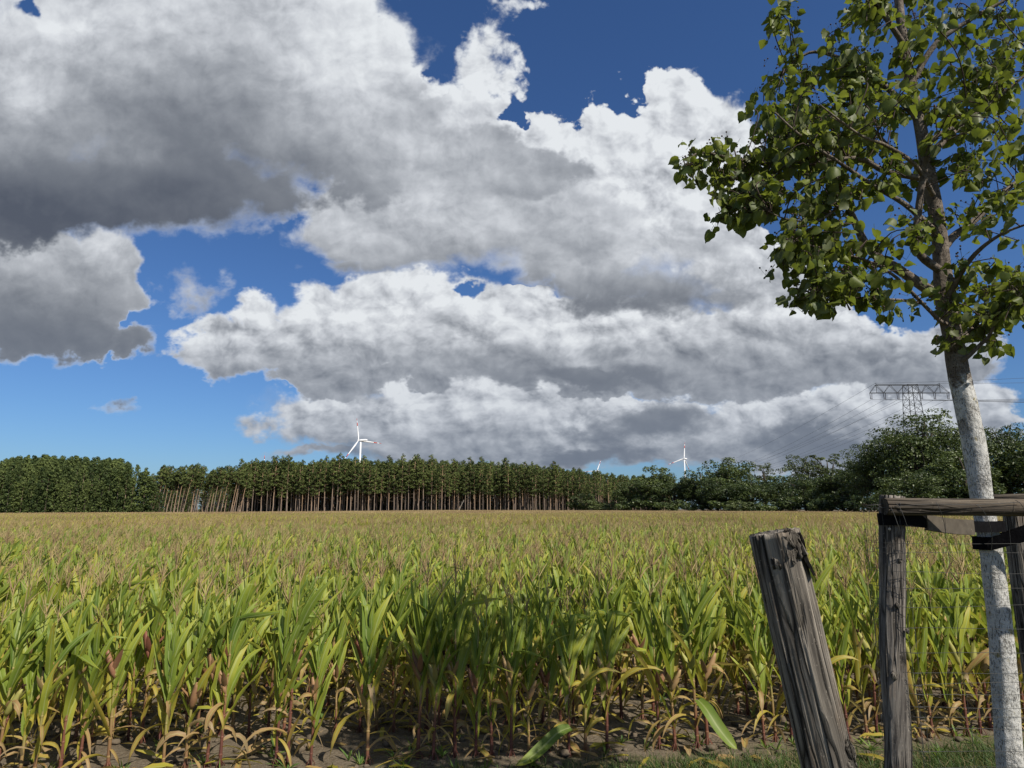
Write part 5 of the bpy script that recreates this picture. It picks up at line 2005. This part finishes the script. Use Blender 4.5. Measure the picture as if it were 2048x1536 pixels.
LEAF_MB = [linden_leaf(i) for i in range(14)]
LEAF_ME = []
for i, lm in enumerate(LEAF_MB):
    LEAF_ME.append(lm.mesh('linden_leaf', M_LINDEN))
twigs = MB()
leaves = []
for c in range(N_CLUSTERS):
    q = rng.uniform(0, tot)
    for e in CROWN:
        q -= e[6]
        if q <= 0:
            break
    a = rng.uniform(0, 6.28)
    r = math.sqrt(rng.random())
    dy = rng.uniform(-1, 1) * e[5] * math.sqrt(max(0.05, 1 - r * r))
    # the pixel offset holds at the ellipse's own depth; the depth offset then is along world y
    cen = at(e[0] + e[2] * r * math.cos(a), e[1] + e[3] * r * math.sin(a), e[4] + dy)
    best, bd = None, 1e9
    for p, pr_ in branch_nodes:
        dd = (p - cen).length + max(0, (p.z - cen.z)) * 0.6
        if dd < bd:
            best, bd = p, dd
    d = cen - best
    mid = best.lerp(cen, 0.5) + Vector((rng.uniform(-.06, .06), rng.uniform(-.06, .06), 0.10 * d.length + rng.uniform(-.02, .04)))
    end = cen + Vector((0, 0.03, -0.02))
    tw_pts = smooth_path([best, mid, end], 9)
    L = max(0.05, d.length)
    tube(twigs, [p - LO for p in tw_pts], [0.0022 + 0.0022 * min(1.5, L) * (1 - i / 8) for i in range(9)], 5, False, 0.5)
    nl = rng.randint(8, 13)
    for j in range(nl):
        t = 1 - rng.random() ** 1.3 * min(0.75, 0.22 / L + 0.1)
        k = min(7, int(t * 8))
        p = tw_pts[k].lerp(tw_pts[k + 1], t * 8 - k)
        out = Vector((rng.gauss(0, 1), rng.gauss(0, 1), rng.gauss(0, 0.7))).normalized()
        p = p + out * rng.uniform(0.02, 0.075)
        tip = (out * 0.75 + Vector((0, 0, -0.62)) + Vector((0.05, 0.55, 0)) + Vector((rng.gauss(0, .35), rng.gauss(0, .35), rng.gauss(0, .35)))).normalized()
        nrm = (Vector((0, -0.25, 0.75)) + Vector((rng.gauss(0, .75), rng.gauss(0, .75), rng.gauss(0, .5)))).normalized()
        sx = tip.cross(nrm)
        if sx.length < 0.1:
            continue
        sx.normalize()
        nrm = sx.cross(tip)
        s = rng.uniform(0.033, 0.061) * (0.8 if rng.random() < 0.2 else 1)
        M = Matrix(((sx.x, tip.x, nrm.x, p.x), (sx.y, tip.y, nrm.y, p.y), (sx.z, tip.z, nrm.z, p.z), (0, 0, 0, 1))) @ Matrix.Scale(s, 4)
        leaves.append((M, rng.randrange(14), rng.uniform(-.5, .5) if rng.random() > 0.05 else 1.4))
tag(twigs.build('twigs', M_TWIG, linden), kind='stuff')


def leaf_px(M):
    p = M.translation
    dz = p.z - EYE
    dep = p.y * CT + dz * ST
    return 1024 + FPX * p.x / dep, 768 - FPX * (-p.y * ST + dz * CT) / dep, dep


inview, rest = [], []
for lf in leaves:
    px, py, dep = leaf_px(lf[0])
    (inview if 0 < px < 2040 and 6 < py < 1500 else rest).append((dep / lf[0].to_scale()[0], lf))
inview.sort(key=lambda q: q[0])
TL = Matrix.Translation(-LO)
for _, (M, k, ag) in inview[:300]:
    o = link('leaf', LEAF_ME[k], linden)
    o.matrix_local = TL @ M
fol = MB()
for _, (M, k, ag) in inview[300:] + rest:
    fol.join(LEAF_MB[k], TL @ M, 0, ag)
tag(fol.build('foliage', M_LINDEN, linden), kind='stuff')
# small dark fruits on thin stalks
fr_ = MB()
for _, (M, k, ag) in inview[::6]:
    p = M.translation - LO + Vector((rng.uniform(-.03, .03), rng.uniform(-.03, .03), rng.uniform(-.03, .03)))
    for q in range(3):
        e = p + Vector((rng.uniform(-.03, .03), rng.uniform(-.03, .03), rng.uniform(0.01, .05)))
        tube(fr_, [p, e], 0.0006, 3, False)
        tube(fr_, [e - Vector((0, 0, .004)), e - Vector((0, 0, .002)), e + Vector((0, 0, .002)), e + Vector((0, 0, .004))], [0.0015, 0.004, 0.004, 0.0015], 6, True)
tag(fr_.build('fruit', M_TWIG, linden), kind='stuff')


# ------------------------------------------------------------------ grass, clods and dry leaves on the ground
def mat_grass():
    m, N, out = new_mat('grass_blade')
    a = N.math('ADD', attr(N, 'age'), N.math('MULTIPLY_ADD', N.noise(world_pos(N), 3.0, 3, 0.6), 0.5, -0.25))
    col = N.ramp(a, [(0.0, (0.03, 0.065, 0.014)), (0.5, (0.075, 0.12, 0.028)), (0.8, (0.20, 0.17, 0.07)), (1.0, (0.28, 0.21, 0.11))])
    leafy(N, out, col, None, 0.3, 0.5, 0.3)
    return m


rng = random.Random(99)
gr = MB()
n_bl = 0
while n_bl < 26000:
    x = rng.uniform(-4.4, 5.2)
    fr0 = first_row(x)
    y = fr0 - 0.15 - abs(rng.gauss(0, 0.65))
    if y < 3.6:
        continue
    dens = mnoise.noise(Vector((x * 2.0, y * 2.0, 1.5))) * 0.5 + 0.5
    want = sstep(fr0 - y, 0.18, 0.55) * (0.25 + 0.75 * sstep(x, -1.0, 1.2)) * (0.35 + dens)
    if rng.random() > want:
        continue
    n_bl += 1
    h = rng.uniform(0.03, 0.10) * (0.6 + 0.8 * dens) * (1.5 if rng.random() < 0.06 else 1)
    a = rng.uniform(0, 6.28)
    lean = Vector((rng.gauss(0, .5), rng.gauss(0.25, .5), 0))
    w = rng.uniform(0.0015, 0.003)
    b = Vector((x, y, ground_z(x, y) - 0.004))
    s = Vector((math.cos(a) * w, math.sin(a) * w, 0))
    m_ = b + Vector((0, 0, h * 0.6)) + lean * h * 0.3
    e = b + Vector((0, 0, h * 0.9)) + lean * h
    gr.add([b - s, b + s, m_ + s * 0.8, m_ - s * 0.8, e], [(0, 1, 2, 3), (3, 2, 4)], 0.25 + rng.uniform(-.25, .25) + (0.55 if rng.random() < 0.22 else 0))
tag(gr.build('grass', mat_grass(), None, False), kind='stuff')

# low weeds between the stalks
wd = MB()
for _ in range(130):
    x = rng.uniform(-4.2, 4.6)
    y = first_row(x) + rng.choice((rng.uniform(-.45, .1), rng.uniform(-.3, 1.4)))
    z = ground_z(x, y)
    for j in range(rng.randint(5, 11)):
        a = rng.uniform(0, 6.28)
        leaf_blade(wd, Vector((x, y, z)), a, rng.uniform(0.05, 0.13), rng.uniform(0.006, 0.018), rng.uniform(0.3, 1.2), rng, 3, rng.uniform(-0.15, 0.2), 0.1, 0.6, 2.0)
tag(wd.build('weeds', M_LEAF), kind='stuff')

M_CLOD = mat_plain('soil_clod', (0.115, 0.092, 0.066), 0.95, 0.1, vary=0.3, scale=25)
cl = MB()
for _ in range(1300):
    x = rng.uniform(-4.8, 5.0)
    y = first_row(x) + rng.uniform(-0.5, 2.8)
    r = 0.010 + 0.035 * rng.random() ** 3
    z = ground_z(x, y)
    nu, nv = 6, 4
    sx, sy, sz = rng.uniform(.8, 1.4), rng.uniform(.8, 1.4), rng.uniform(.5, .9)
    off = Vector((rng.uniform(0, 50), 0, 0))
    vs_ = [Vector((x, y, z + r * 0.25 + r * sz))]
    for j in range(1, nv):
        th = math.pi * j / nv
        for i in range(nu):
            a = 2 * math.pi * i / nu
            v = Vector((math.sin(th) * math.cos(a), math.sin(th) * math.sin(a), math.cos(th)))
            k = r * (1 + 0.45 * mnoise.noise(v * 1.7 + off))
            vs_.append(Vector((x + v.x * k * sx, y + v.y * k * sy, z + r * 0.25 + v.z * k * sz)))
    vs_.append(Vector((x, y, z + r * 0.25 - r * sz)))
    fs = [(0, 1 + i, 1 + (i + 1) % nu) for i in range(nu)]
    fs += [(1 + j * nu + i, 1 + (j + 1) * nu + i, 1 + (j + 1) * nu + (i + 1) % nu, 1 + j * nu + (i + 1) % nu) for j in range(nv - 2) for i in range(nu)]
    fs += [(len(vs_) - 1, 1 + (nv - 2) * nu + (i + 1) % nu, 1 + (nv - 2) * nu + i) for i in range(nu)]
    cl.add(vs_, fs)
tag(cl.build('soil_clods', M_CLOD), kind='stuff')

lt = MB()
for _ in range(650):
    x = rng.uniform(-4.8, 5.0)
    y = first_row(x) + rng.uniform(-0.4, 4.0)
    p = Vector((x, y, ground_z(x, y) + rng.uniform(0.01, 0.05)))
    leaf_blade(lt, p, rng.uniform(0, 6.28), rng.uniform(0.12, 0.42), rng.uniform(0.02, 0.055), rng.uniform(-0.05, 0.35), rng, 6, rng.uniform(0.70, 1.0), 0.1, 0.0, 1.1)
tag(lt.build('dry_leaf_litter', M_LEAF), kind='stuff')
